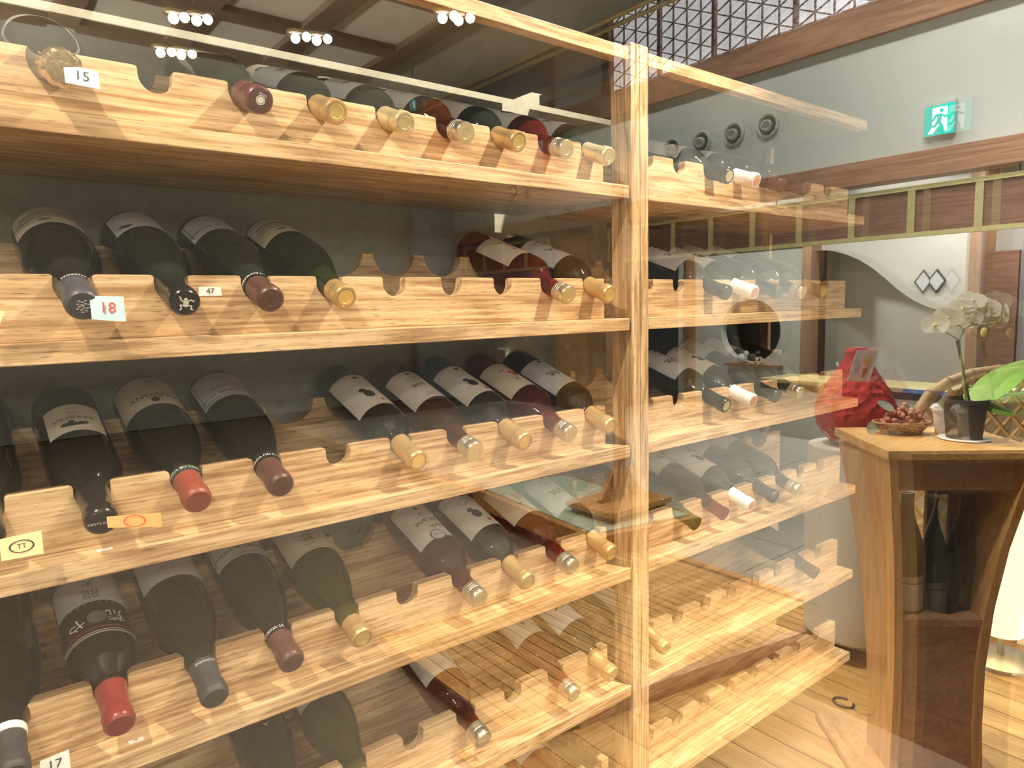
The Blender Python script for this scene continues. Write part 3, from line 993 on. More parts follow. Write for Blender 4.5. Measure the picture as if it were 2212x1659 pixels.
# ------------------------------------------------------------------ paper notes and number tags
def note(name, pts, mat, label, txt=None, size=.02, ink='ink', curl=0.0, rot=0.0, circle=False):
    """Sheet through four corner points (bottom-left, bottom-right, top-right, top-left as one reads it)."""
    A, B, Cc, D = [Vector(p) for p in pts]
    nrm = (B - A).cross(D - A).normalized()
    c = (A + B + Cc + D) / 4
    e = empty(name, c, label, 'note')
    n = 10
    vs, fs = [], []
    for i in range(n + 1):
        t = i / n
        k = nrm * curl * (t * t)
        for off in (0, -.0004):
            vs += [A.lerp(B, t) + k + nrm * off, D.lerp(Cc, t) + k + nrm * off]
    for i in range(n):
        b = 4 * i
        fs += [(b, b + 4, b + 5, b + 1), (b + 2, b + 3, b + 7, b + 6), (b, b + 2, b + 6, b + 4), (b + 1, b + 5, b + 7, b + 3)]
    fs += [(0, 1, 3, 2), (4 * n, 4 * n + 2, 4 * n + 3, 4 * n + 1)]
    sheet = MB().add(vs, fs).build('paper', mat, e)
    ex = (B - A).normalized()
    ey = nrm.cross(ex)
    if txt:
        tv, tf = text_mesh(txt, size)
        ca, sa = math.cos(rot), math.sin(rot)
        MB().add([c + ex * (p[0] * ca - p[1] * sa) + ey * (p[0] * sa + p[1] * ca) + nrm * (.0008 + abs(curl) * .45) for p in tv], tf).build('writing', ink, e)
    if circle:
        vv, ff = [], []
        for i in range(24):
            a = 2 * math.pi * i / 24
            for r in (1, .86):
                vv.append(c + ex * (.011 * r * math.cos(a)) + ey * (.0065 * r * math.sin(a)) + nrm * (.0008 + abs(curl) * .45))
        ff = [(2 * i, (2 * i + 2) % 48, (2 * i + 3) % 48, 2 * i + 1) for i in range(24)]
        MB().add(vv, ff).build('writing', ink, e)
    return e


def lip(row, k, reach=.053):
    return Vector((X1 - P1 * k, .0446, zs(row) + AX_H)) + DV * reach


q = lip('A', 8, .083)
note('paper_note', [q + Vector((.000, -.004, -.014)), q + Vector((.030, -.006, -.016)), q + Vector((.030, -.002, .002)), q + Vector((.000, .000, .006))], 'note_blue', 'pale blue note reading 15 on the gold foil cap', '15', .014)
q = lip('B', 8, .070)
note('paper_note', [q + Vector((.006, -.004, -.014)), q + Vector((.037, -.010, -.018)), q + Vector((.037, -.006, .009)), q + Vector((.006, .000, .011))], 'note_blue', 'pale blue note with red 18 on the slate purple cap', '18', .016, 'ink_red', .004, .1)
q = lip('B', 9, .070)
note('paper_note', [q + Vector((.004, -.004, -.030)), q + Vector((.024, -.006, -.028)), q + Vector((.034, -.004, -.004)), q + Vector((.006, .000, .004))], 'note_yellow', 'yellow note poking in at the left edge, second shelf', '1', .012)
q = lip('C', 8, .063)
note('paper_note', [q + Vector((.004, -.005, -.004)), q + Vector((.056, -.012, -.012)), q + Vector((.056, -.010, .004)), q + Vector((.004, -.003, .008))], 'note_orange', 'orange paper flag with a red mark on the black cap', None, .01, 'ink_red', .006, 0, True)
q = lip('C', 9, .060)
note('paper_note', [q + Vector((.010, -.004, -.020)), q + Vector((.046, -.006, -.020)), q + Vector((.046, -.002, .004)), q + Vector((.010, .000, .002))], 'note_yellow', 'yellow note with a circled mark, third shelf left edge', 'TT', .007, 'ink', 0, 0, True)
xk = X1 - P1 * 7 + .030
note('number_sticker', [(xk, .0440, zs('B') + .0490), (xk + .028, .0440, zs('B') + .0490), (xk + .027, .0440, zs('B') + .0600), (xk + .001, .0440, zs('B') + .0600)], 'tag_white', 'white number sticker reading 47 on the second shelf board', '47', .010)
q = lip('D', 9, .07)
note('number_sticker', [q + Vector((.022, -.002, -.016)), q + Vector((.050, -.004, -.016)), q + Vector((.050, -.001, .004)), q + Vector((.024, -.001, .002))], 'tag_white', 'white tag reading 17 in the lower left corner', '17', .014)
for (row, x, y, wd, lb) in (('C', X1 - P1 * 8 - .004, .020, .016, 'small white price tag on the third shelf ledge'), ('D', X1 - P1 * 8 + .010, .020, .016, 'small white price tag on the fourth shelf ledge'), ('B', X1 - P1 * 7 + .010, .006, .020, 'torn white sticker on the second shelf edge')):
    z = zs(row) + .0006
    note('price_tag', [(x, y - .004, z), (x + wd, y - .004, z), (x + wd, y + .004, z + .0001), (x, y + .004, z + .0001)], 'tag_white', lb, '98' if row == 'D' else None, .005, 'ink_soft')

# ------------------------------------------------------------------ the room mirrored in the glass
RM = dict(room=True)


def rempty(name, x, v, z, label, cat, group=None):
    return empty(name, RV(x, v, z), label, cat, group)


# floor of planks in front, raised deck, grey tiled hall floor
fl = tag(MB().box(-3.2, 4.3, -.50, 8, FLOOR_Z - .06, FLOOR_Z - .012).build('floor', 'carpet_dark', None, **RM), kind='structure')
for i in range(-1, 27):
    x0 = .080 + .1005 * i
    MB().box(x0 + .0016, x0 + .0989, -.44, .62, FLOOR_Z - .012, FLOOR_Z).build('plank', 'floor_oak', fl, **RM)
DK_Z = FLOOR_Z + .055


def riser_v(x):
    return .463 + (x - .386) * (.246 - .463) / (1.551 - .386)


dk = tag(MB().prism([(.09, riser_v(.09) + .025), (1.50, riser_v(1.50) + .025), (1.50, 1.26), (.09, 1.26)], 'Z', FLOOR_Z, DK_Z - .006).build('floor', 'dark_room', None, **RM), kind='structure')
for i in range(52):
    x0 = .092 + .0465 * i
    if x0 + .046 > 1.46:
        break
    a, b = x0 + .0022, x0 + .0443
    MB().prism([(a, riser_v(a) + .024), (b, riser_v(b) + .024), (b, 1.26), (a, 1.26)], 'Z', DK_Z - .006, DK_Z).build('plank', 'deck_oak', dk, **RM)
tag(MB().prism([(.0, riser_v(.0)), (4.2, riser_v(4.2)), (4.2, riser_v(4.2) + .024), (.0, riser_v(.0) + .024)], 'Z', FLOOR_Z, DK_Z + .001).build('trim_1', 'brown_beam', None, **RM), kind='structure')
tag(MB().box(1.462, 1.500, .30, 5.6, DK_Z - .006, DK_Z + .002).build('trim_2', 'orange_wood', None, **RM), kind='structure')
tl = tag(MB().prism([(1.50, riser_v(1.50) + .024), (4.24, riser_v(4.24) + .024), (4.24, 5.6), (1.50, 5.6)], 'Z', FLOOR_Z, DK_Z - .004).build('floor', 'tile_joint', None, **RM), kind='structure')
for i in range(6):
    for j in range(12):
        x0, v0 = 1.503 + .46 * i, .30 + .46 * j
        x1, v1 = min(x0 + .454, 4.23), v0 + .454
        va, vb = max(v0, riser_v(x0) + .026), max(v0, riser_v(x1) + .026)
        if x1 - x0 > .05 and v1 - va > .03:
            MB().prism([(x0, va), (x1, vb), (x1, v1), (x0, v1)], 'Z', DK_Z - .004, DK_Z).build('tile', 'tile_grey', tl, **RM)

# exit wall: white panel between two beams, lattice above, opening below
XW = 4.24
tag(MB().box(XW, XW + .12, -.50, 6.9, .78, 1.63).build('wall_exit', 'wall_white', None, **RM), kind='structure')
tag(MB().box(XW - .05, XW + .14, -.50, 6.9, .62, .785).build('trim_3', 'brown_beam', None, **RM), kind='structure')
tag(MB().box(XW - .05, XW + .14, -.50, 4.98, 1.63, 1.86).build('trim_4', 'brown_beam', None, **RM), kind='structure')
tag(MB().box(XW + .06, XW + .12, 4.16, 4.95, 1.86, 3.0).build('wall_upper', 'wall_cream', None, **RM), kind='structure')
tag(MB().box(XW - .03, XW + .12, 4.95, 5.05, 1.10, 3.0).build('trim_5', 'brown_post', None, **RM), kind='structure')
tag(MB().box(XW - .01, XW + .12, 4.08, 4.17, 1.86, 3.0).build('trim_6', 'brown_post', None, **RM), kind='structure')
tag(MB().box(XW - .60, XW + .12, 6.9, 7.0, FLOOR_Z, 3.0).build('wall_far', 'wall_bluegrey', None, **RM), kind='structure')
tag(MB().box(-3.3, XW + .12, 7.2, 7.3, FLOOR_Z, 3.0).build('wall_far', 'wall_grey', None, **RM), kind='structure')
tag(MB().box(-3.3, -3.2, -.50, 7.2, FLOOR_Z, 3.0).build('wall_side', 'wall_grey', None, **RM), kind='structure')

# triangular lattice transom
tr = rempty('lattice_transom', XW, 2.4, 1.86, 'triangular wooden lattice transom backed with white paper above the beam', 'lattice')
MB().box(XW + .06, XW + .07, .55, 4.08, 1.86, 2.98).build('paper', 'paper_white', tr, **RM)
PV = .1485
VA, VB, ZA, ZB = .55, 4.08, 1.86, 2.98
nv = int((VB - VA) / PV)
for i in range(nv + 1):
    v = 3.929 - PV * (i - 1)
    if v < VA:
        break
    thick = abs((i - 4)) % 4.5 < .5 and i > 2
    wd = .032 if i in (4, 8, 13, 17, 21) else .011
    MB().box(XW + (.02 if wd > .02 else .045), XW + .059, v - wd / 2, v + wd / 2, ZA, ZB).build('lattice_bar', 'kumiko', tr, **RM)
T25 = math.tan(math.radians(25))
DZ = PV * T25 * 2
for sg in (1, -1):
    z0 = -6.0
    while z0 < 8:
        # line z = z0 + sg*T25*(v - 3.929)
        pts = []
        for v in (VA, VB):
            pts.append((v, z0 + sg * T25 * (v - 3.929)))
        (va, za), (vb, zb) = pts
        # clip to the panel
        t0, t1 = 0.0, 1.0
        for (p, qq) in ((za - zb, za - ZA), (zb - za, ZB - za)):
            if abs(p) < 1e-9:
                continue
            r = qq / p
            if p < 0: t0 = max(t0, r)
            else: t1 = min(t1, r)
        if t1 - t0 > .02:
            a = (va + (vb - va) * t0, za + (zb - za) * t0)
            b = (va + (vb - va) * t1, za + (zb - za) * t1)
            MB().bar((XW + .052, a[0], a[1]), (XW + .052, b[0], b[1]), .010, .010, (1, 0, 0)).build('lattice_bar', 'kumiko', tr, **RM)
        z0 += DZ

# hanging valance: yellow frame with brown panels
def valance(v0, v1, n, label):
    r = rempty('hanging_valance', XW, (v0 + v1) / 2, .23, label, 'valance')
    MB().box(XW - .02, XW + .02, v0, v1, .535, .565).build('top_rail', 'valance_frame', r, **RM)
    MB().box(XW - .02, XW + .02, v0, v1, .22, .25).build('bottom_rail', 'valance_frame', r, **RM)
    st = (v1 - v0) / n
    for i in range(n + 1):
        v = v0 + st * i
        MB().box(XW - .018, XW + .018, v - .024, v + .024, .25, .535).build('stile', 'valance_frame', r, **RM)
        if i < n:
            MB().box(XW - .006, XW + .006, v + .024, v + st - .024, .25, .535).build('panel', 'panel_brown', r, **RM)
    for v in (v0 + .2, (v0 + v1) / 2, v1 - .2):
        MB().box(XW - .004, XW + .004, v - .004, v + .004, .565, .62).build('hanger', 'wire_dark', r, **RM)


valance(.418, 4.098, 9, 'long yellow framed valance with brown panels hanging under the lower beam')
valance(5.0, 6.64, 4, 'short yellow framed valance left of the wooden door, behind the bottles')
# panelled wooden door and post below the beam
dr = tag(MB().box(XW - .02, XW + .06, 4.30, 4.92, DK_Z, .62).build('door_1', 'brown_post', None, **RM), kind='structure')
MB().box(XW - .03, XW - .018, 4.38, 4.84, DK_Z + .25, .50).build('door_panel', 'orange_wood', dr, **RM)
tag(MB().box(XW - .05, XW + .08, 4.10, 4.30, DK_Z, .62).build('trim_7', 'brown_post', None, **RM), kind='structure')
MB().box(XW - .034, XW - .03, 4.16, 4.19, -.42, -.30).build('door_handle', 'ceramic', dr, **RM)

# exit sign
sg = rempty('exit_sign', XW, 1.076, .87, 'glowing green emergency exit sign with running figure on the white wall', 'sign')
MB().box(XW - .030, XW - .001, .985, 1.168, .868, 1.082).build('housing', 'duct_white', sg, **RM)
MB().box(XW - .033, XW - .030, .988, 1.165, .871, 1.063).build('panel', 'exit_green', sg, **RM)


def sign_poly(pts, mat, name, d):
    # pts in panel units 0..1 (x to the right as seen in the mirror, y up); v decreases to the right
    pp = [(1.165 - .177 * p[0], .871 + .192 * p[1]) for p in pts]
    MB().prism(pp, 'X', XW - .033 - d - .0008, XW - .033 - d).build(name, mat, sg, **RM)


sign_poly([(.26, .92), (.78, .92), (.78, .10), (.62, .10), (.50, .32), (.30, .06), (.12, .06), (.26, .30)], 'exit_white', 'doorway', .0004)
man = [[(.40 + .0, .70), (.58, .70), (.60, .60), (.56, .44), (.46, .42), (.44, .56)],
       [(.46, .45), (.56, .46), (.66, .22), (.70, .02), (.60, .02), (.57, .20)],
       [(.44, .50), (.52, .40), (.38, .27), (.16, .28), (.16, .34), (.35, .34)],
       [(.40, .70), (.44, .62), (.36, .56), (.30, .46), (.24, .48), (.31, .63)],
       [(.56, .70), (.60, .62), (.70, .54), (.84, .58), (.86, .64), (.70, .61)]]
for i, p in enumerate(man):
    sign_poly(p, 'exit_green', 'running_figure', .0016)
sign_poly([(.575 + .065 * math.cos(2 * math.pi * i / 14), .80 + .062 * math.sin(2 * math.pi * i / 14)) for i in range(14)], 'exit_green', 'running_figure', .0016)

# air nozzles on the white wall
for i, (v, z) in enumerate(((3.30, 1.19), (2.985, 1.19), (2.66, 1.195), (2.345, 1.20), (5.62, 1.14), (5.36, 1.15), (5.08, 1.16))):
    n = rempty('air_nozzle', XW, v, z, ['round grey air nozzle on the white wall, leftmost of the near four', 'round grey air nozzle, second from the left of the near four', 'round grey air nozzle, third from the left of the near four', 'round grey air nozzle nearest the exit sign', 'far air nozzle behind the top shelf, leftmost of three', 'far air nozzle behind the top shelf, middle of three', 'far air nozzle behind the top shelf, rightmost of three'][i], 'air vent', 'air nozzles on the wall')
    MB().lathe([(.100, 0), (.100, .012), (.088, .018), (.074, .010), (.074, .002)], 32, (XW, v, z), (-1, 0, 0)).build('rim', 'duct_white', n, smooth=True, **RM)
    MB().lathe([(.075, .003), (.045, .001), (0, .001)], 32, (XW, v, z), (-1, 0, 0)).build('throat', 'duct_dark', n, **RM)
    MB().lathe([(.020, .004), (.046, .012), (.044, .045), (.034, .050), (.030, .028), (0, .026)], 28, (XW, v, z), (-1, -.15, -.1)).build('jet', 'duct_white', n, smooth=True, **RM)

# back room beyond the opening: white wall with round window, wave wall, counter
XB = 5.6


def wall_with_hole(x0, x1, v0, v1, z0, z1, c, r, ry):
    mb = MB()
    n = 48
    for x, flip in ((x0, False), (x1, True)):
        b = len(mb.v)
        for i in range(n):
            a = 2 * math.pi * i / n
            ca, sa = math.cos(a), math.sin(a)
            mb.v.append((x, c[0] + r * ca, c[1] + ry * sa))
            k = min(((v1 - c[0]) / ca if ca > 1e-6 else 1e9), ((v0 - c[0]) / ca if ca < -1e-6 else 1e9), ((z1 - c[1]) / sa if sa > 1e-6 else 1e9), ((z0 - c[1]) / sa if sa < -1e-6 else 1e9))
            mb.v.append((x, c[0] + ca * k, c[1] + sa * k))
        for i in range(n):
            j = (i + 1) % n
            q = (b + 2 * i, b + 2 * i + 1, b + 2 * j + 1, b + 2 * j)
            mb.f.append(q if flip else tuple(reversed(q)))
    for i in range(n):
        j = (i + 1) % n
        mb.f.append((2 * i, 2 * j, 2 * n + 2 * j, 2 * n + 2 * i))
    return mb


tag(wall_with_hole(XB, XB + .10, 2.75, 4.30, -1.39, .34, (3.36, -.51), .355, .335).build('wall_round_window', 'wall_white', None, **RM), kind='structure')
tag(MB().box(XB + .02, XB + .10, 2.75, 4.30, .42, 1.1).build('wall_back_room', 'wall_white', None, **RM), kind='structure')
tag(MB().box(XB - .02, XB + .10, 2.75, 4.30, .34, .42).build('trim_8', 'brown_beam', None, **RM), kind='structure')
tag(MB().box(XB - .06, XB + .10, 2.66, 2.755, -1.39, 1.1).build('trim_9', 'brown_post', None, **RM), kind='structure')
tag(MB().box(XB - .03, XB + .10, 4.05, 4.17, -1.39, 1.1).build('trim_10', 'brown_post', None, **RM), kind='structure')
tag(MB().box(XB - .10, XB + .04, 2.97, 3.60, -.885, -.855).build('trim_11', 'brown_beam', None, **RM), kind='structure')
tag(MB().box(XB + .6, XB + .64, 2.2, 4.6, -1.39, 1.1).build('wall_niche', 'dark_room', None, **RM), kind='structure')
tag(MB().box(XB + .32, XB + .36, .2, 2.7, -1.39, 1.1).build('wall_alcove', 'wall_cream', None, **RM), kind='structure')
wv = [(2.66, .28), (2.56, .275), (2.46, .255), (2.34, .215), (2.22, .155), (2.10, .075), (1.98, -.03), (1.86, -.14), (1.74, -.225), (1.62, -.285), (1.50, -.318), (1.32, -.33), (1.32, 1.1), (2.66, 1.1)]
tag(MB().prism(wv, 'X', XB, XB + .09).build('wall_wave', 'wall_cream', None, **RM), kind='structure')
tag(MB().box(XB - .03, XB + .30, 1.235, 1.32, -1.39, 1.1).build('trim_12', 'brown_post', None, **RM), kind='structure')
tag(MB().box(XB + .05, XB + .12, .1, .98, -1.39, 1.1).build('wall_end', 'wall_bluegrey', None, **RM), kind='structure')
tag(MB().box(XB + .03, XB + .08, .99, 1.235, -1.39, .16).build('door_2', 'panel_brown', None, **RM), kind='structure')
tag(MB().box(XB - 1.3, XB + .7, .1, 4.6, 1.1, 1.16).build('ceiling_back_room', 'wall_cream', None, **RM), kind='structure')
tag(MB().box(XW, XB + .7, .1, 4.6, -1.45, -1.39).build('floor_back_room', 'tile_grey', None, **RM), kind='structure')
dmn = rempty('diamond_window', XB - .01, 1.62, -.16, 'pair of small black framed diamonds on the white wave wall', 'wall ornament')
for dv in (.052, -.052):
    c = (1.617 + dv, -.062)
    MB().prism([(c[0], c[1] + .105), (c[0] + .075, c[1]), (c[0], c[1] - .105), (c[0] - .075, c[1])], 'X', XB - .012, XB).build('frame', 'black_plastic', dmn, **RM)
    MB().prism([(c[0], c[1] + .082), (c[0] + .058, c[1]), (c[0], c[1] - .082), (c[0] - .058, c[1])], 'X', XB - .015, XB - .012).build('pane', 'diamond_pane', dmn, **RM)
ct = rempty('counter', 5.1, 1.9, -1.39, 'pale yellow topped counter in front of the alcove', 'counter')
MB().box(4.75, 5.28, 1.15, 2.70, -.93, -.90).build('counter_top', 'counter_top', ct, **RM)
MB().box(4.73, 5.26, 1.17, 2.68, -.985, -.93).build('counter_edge', 'black_plastic', ct, **RM)
MB().box(4.78, 5.24, 1.20, 2.66, -1.39, -.985).build('counter_front', 'wall_cream', ct, **RM)
MB().box(4.728, 4.748, 1.15, 1.45, -.93, -.90).build('tape', 'blue_tape', ct, **RM)
vs_ = rempty('vase', 4.95, 1.98, -.90, 'small white ceramic vase on the yellow counter behind the red jar', 'vase')
MB().lathe([(0, 0), (.05, 0), (.07, .05), (.06, .12), (.03, .16), (.026, .19), (.034, .20), (0, .19)], 24, (4.95, 1.98, -.90)).build('body', 'ceramic', vs_, smooth=True, **RM)
MB().tube([(4.95, 2.03, -.80), (4.95, 2.07, -.78), (4.95, 2.09, -.74)], .012, 8).build('spout', 'ceramic', vs_, smooth=True, **RM)
fg = rempty('figurine', XB - .04, 3.42, -.855, 'small white figurine on the round window sill', 'figurine')
MB().sphere((XB - .04, 3.42, -.80), .05, 10, 7, (.8, 1.2, 1)).build('body', 'ceramic', fg, smooth=True, **RM)
MB().sphere((XB - .04, 3.37, -.745), .028, 10, 7).build('head', 'ceramic', fg, smooth=True, **RM)
fl2 = rempty('flower_ornament', XB - .04, 3.22, -.855, 'small pink and white flower ornament on the round window sill', 'ornament')
for i in range(6):
    MB().sphere((XB - .04 + .02 * math.cos(i), 3.22 + .035 * math.sin(i * 1.05), -.82 + .03 * math.cos(i * 1.05)), .018, 8, 5).build('petal', 'petal' if i % 2 else 'cap_orange', fl2, smooth=True, **RM)

# ceilings: coffered low ceiling near the glass, plain part and brass rails at its edge, high hall ceiling
CZ = 1.2
lc = tag(MB().box(-3.2, 1.66, -.48, 7.2, CZ + .04, CZ + .12).build('ceiling', 'ceiling_grey', None, **RM), kind='structure')
gx = [-1.65, -1.05, -.47, .02, .52, 1.04]
gv = [-.2, .45, 1.15, 1.96, 2.60, 3.15]
for i in range(len(gx) - 1):
    for j in range(len(gv) - 1):
        MB().box(gx[i] + .06, gx[i + 1] - .06, gv[j] + .06, gv[j + 1] - .06, CZ + .012, CZ + .04).build('coffer_panel', 'coffer_panel', lc, **RM)
for x in gx:
    MB().box(x - .06, x + .06, gv[0], gv[-1], CZ - .02, CZ + .039).build('coffer_beam', 'coffer_beam', lc, **RM)
for v in gv:
    for i in range(len(gx) - 1):
        MB().box(gx[i] + .06, gx[i + 1] - .06, v - .06, v + .06, CZ - .018, CZ + .038).build('coffer_beam', 'coffer_beam', lc, **RM)
DLAB = ['far left pair', 'far left pair', 'middle pair', 'middle pair', 'lower left pair', 'lower left pair', 'right pair by the rail', 'right pair by the rail', 'pair over the deck', 'pair over the deck', 'added fill pair behind camera', 'added fill pair behind camera', 'added fill pair near the glass', 'added fill pair near the glass']  # last two pairs are added fill, out of view
for i, (hx, hv) in enumerate(COFF):
    d = rempty('downlight', hx, hv, CZ - .03, '%s glowing ceiling downlight of the %s in the coffers' % ('left' if i % 2 == 0 else 'right', DLAB[i]), 'light', 'coffer downlights')
    MB().lathe([(.036, .0), (.042, -.006), (.042, .010), (.036, .010)], 24, (hx, hv, CZ - .026)).build('ring', 'downlight_gold', d, smooth=True, **RM)
    MB().lathe([(0, .004), (.034, .006), (.034, .008), (0, .008)], 24, (hx, hv, CZ - .026)).build('lens', 'downlight_glow', d, **RM)
for hx, hv in SIDE:  # cords and shades of the added fill lamps, out of view
    MB().tube([(hx, hv, .90), (hx, hv, CZ + .04)], .006, 6).build('fill_cord', 'wire_dark', lc, **RM)
    MB().lathe([(.02, .16), (.05, .15), (.10, .09), (.105, .085), (.052, .14), (.02, .15)], 24, (hx, hv, .75)).build('fill_shade', 'lamp_metal', lc, smooth=True, **RM)
for i, (rx, rz) in enumerate(((1.62, CZ - .02), (1.70, CZ - .02))):
    o = MB().tube([(rx, 1.2, rz), (rx, 7.1, rz)], .012, 8).build('ceiling_rail', 'brass', None, smooth=True, **RM)
    tag(o, ['brass rail along the low ceiling edge, upper of two lines', 'brass rail along the low ceiling edge, lower of two lines'][i], 'rail', 'brass rails')
tag(MB().box(1.66, 1.72, -.48, 7.2, CZ + .04, 3.0).build('wall_soffit', 'wall_grey', None, **RM), kind='structure')
hc = tag(MB().box(1.66, XW + .14, -.50, 7.2, 3.0, 3.08).build('ceiling_hall', 'wall_cream', None, **RM), kind='structure')
for i, (hx, hv) in enumerate(HALL):
    MB().lathe([(.05, .0), (.06, -.01), (.06, .03), (.05, .03)], 20, (hx, hv, 2.965)).build('downlight_ring', 'duct_white', hc, smooth=True, **RM)
tag(MB().box(.55, 1.20, 3.55, 3.95, CZ + .034, CZ + .04).build('trim_13', 'wall_grey', None, **RM), kind='structure')

# second, far exit sign at the end of the low ceilinged room
FXS, FVS, FZS = 1.225, 2.786, 1.00
sg2_ = rempty('exit_sign', FXS, FVS, FZS, 'tiny far green exit sign glimpsed above the top shelf bottles', 'sign')
MB().box(FXS - .004, FXS + .004, FVS, FVS + .008, FZS + .032, CZ + .04).build('hanger', 'lamp_metal', sg2_, **RM)
MB().box(FXS - .018, FXS + .018, FVS, FVS + .012, FZS - .034, FZS + .034).build('housing', 'duct_white', sg2_, **RM)
MB().box(FXS - .016, FXS + .016, FVS - .003, FVS, FZS - .032, FZS + .032).build('panel', 'exit_green', sg2_, **RM)
MB().box(FXS - .006, FXS + .008, FVS - .005, FVS - .003, FZS - .02, FZS + .02).build('doorway', 'exit_white', sg2_, **RM)

# ------------------------------------------------------------------ podium
PF = Vector((.718, -.164, 0))
PU = Vector((.7445, -.6675, 0))      # along the front, to the right
PD = Vector((.6675, .7445, 0))       # to the back
PH = .84


def PP(t, d, h):
    q = PF + PU * t + PD * d
    return Vector((q.x, q.y, FLOOR_Z + h))


pod = rempty('podium', .95, -.10, FLOOR_Z, 'flared wooden podium with open bottle shelf at the right edge', 'podium')


def pbox(t0, t1, d0, d1, h0, h1):
    return MB().quad_box([PP(t0, d0, h0), PP(t1, d0, h0), PP(t1, d1, h0), PP(t0, d1, h0), PP(t0, d0, h1), PP(t1, d0, h1), PP(t1, d1, h1), PP(t0, d1, h1)])


pbox(-.004, .350, -.004, .314, PH - .022, PH).build('top', 'podium_top', pod, **RM)
pbox(.020, .330, .006, .024, PH - .098, PH - .022).build('apron', 'podium_dark', pod, **RM)


def side(tt, sgn):
    """Curved flaring side panel: (height, offset inward, back depth)."""
    prof = [(.025, .028, .125), (.15, .030, .135), (.30, .030, .155), (.45, .026, .185), (.60, .018, .225), (.72, .008, .268), (PH - .022, .0, .305)]
    mb = MB()
    th = .020
    rings = []
    for h, off, bk in prof:
        k = off if sgn > 0 else off * 3.4
        t0 = tt + sgn * k
        t1 = t0 + sgn * th
        rings.append([PP(t0, 0, h), PP(t1, 0, h), PP(t1, bk, h), PP(t0, bk, h)])
    vs = [p for r in rings for p in r]
    fs = []
    for i in range(len(rings) - 1):
        for k in range(4):
            j = (k + 1) % 4
            fs.append((4 * i + k, 4 * i + j, 4 * i + 4 + j, 4 * i + 4 + k))
    fs += [(3, 2, 1, 0), tuple(4 * (len(rings) - 1) + k for k in range(4))]
    if sgn < 0:
        fs = [tuple(reversed(q)) for q in fs]
    return mb.add(vs, fs)


side(0.0, 1).build('side_panel', 'podium_wood', pod, smooth=False, **RM)
side(.346, -1).build('side_panel', 'podium_wood', pod, **RM)
pbox(.048, .255, .004, .170, .405, .422).build('shelf', 'podium_dark', pod, **RM)
pbox(.050, .235, .010, .026, .025, .405).build('lower_panel', 'podium_dark', pod, **RM)
pbox(.170, .300, .150, .165, .422, PH - .03).build('back_panel', 'podium_dark', pod, **RM)
pbox(-.055, .30, -.07, .27, .0, .025).build('base_plate', 'podium_wood', pod, bevel=.008, **RM)
for i, (t, d, k, lb, g) in enumerate(((.083, .075, 'bgy', 'open green burgundy bottle with torn pale label on the podium shelf', 'glass_olive'), (.170, .080, 'chp', 'empty dark champagne bottle on the podium shelf', 'glass_dark'))):
    at = PP(t, d, .4225)
    e = make_bottle(0, 0, k, g, None, None, lb, tilt=False, at=Vector((at.x, YM - at.y, at.z)))
    if i == 0:
        child('label', mesh_of(MB().add(*patch(.0421, 2.6, .008, .075)), 'label', 'paper_cream'), e)
        child('label', mesh_of(MB().add(*patch(.0422, 2.6, .078, .094)), 'label', 'label_gold'), e)

# things standing on the podium
TZ = FLOOR_Z + PH
# orchid
OX, OV = .985, -.228
oc = rempty('orchid_plant', OX, OV, TZ, 'white moth orchid in a black pot on the podium', 'potted plant')
MB().lathe([(0, .001), (.036, .001), (.039, .0), (.0475, .092), (.0515, .094), (.0515, .104), (.047, .104), (.044, .088), (0, .086)], 32, (OX, OV, TZ)).build('pot', 'black_plastic', oc, smooth=True, **RM)
MB().lathe([(.0, .086), (.043, .090), (.0, .097)], 20, (OX, OV, TZ)).build('soil', 'soil', oc, **RM)
sc_ = MB().lathe([(0, 0), (.052, 0), (.058, .004), (.052, .005), (0, .003)], 28, (OX, OV, TZ - .0005)).build('saucer', 'white_plastic', oc, smooth=True, **RM)
st_pts = [(.966, -.236, -.455), (.964, -.228, -.400), (.963, -.220, -.340), (.964, -.214, -.300), (.975, -.220, -.272), (.992, -.232, -.262), (1.015, -.250, -.262), (1.040, -.272, -.258)]
MB().tube(st_pts, .0025, 7).build('stem', 'stem_green', oc, smooth=True, **RM)
MB().tube([(.985, -.238, -.46), (.957, -.212, -.300)], .003, 6).build('support_stick', 'stick_dark', oc, **RM)


def petal(mb, c, d, up_, ln, wd, cup=.2):
    """One petal or leaf: rounded blade, slightly cupped."""
    c, d, up_ = Vector(c), Vector(d).normalized(), Vector(up_).normalized()
    s = d.cross(up_).normalized()
    up_ = s.cross(d).normalized()
    n, m = 8, 4
    b = len(mb.v)
    for i in range(n + 1):
        t = i / n
        hw = wd * max(.04, math.sin(math.pi * min(.985, .06 + .93 * t ** .85))) ** .62
        ctr = c + d * (ln * t) + up_ * (cup * ln * (t * t - .3 * t))
        for k in range(m + 1):
            q = 2 * k / m - 1
            mb.v.append(tuple(ctr + s * (hw * q) + up_ * (cup * hw * .5 * q * q)))
    for i in range(n):
        for k in range(m):
            a = b + (m + 1) * i + k
            mb.f.append((a, a + 1, a + m + 2, a + m + 1))
    return mb


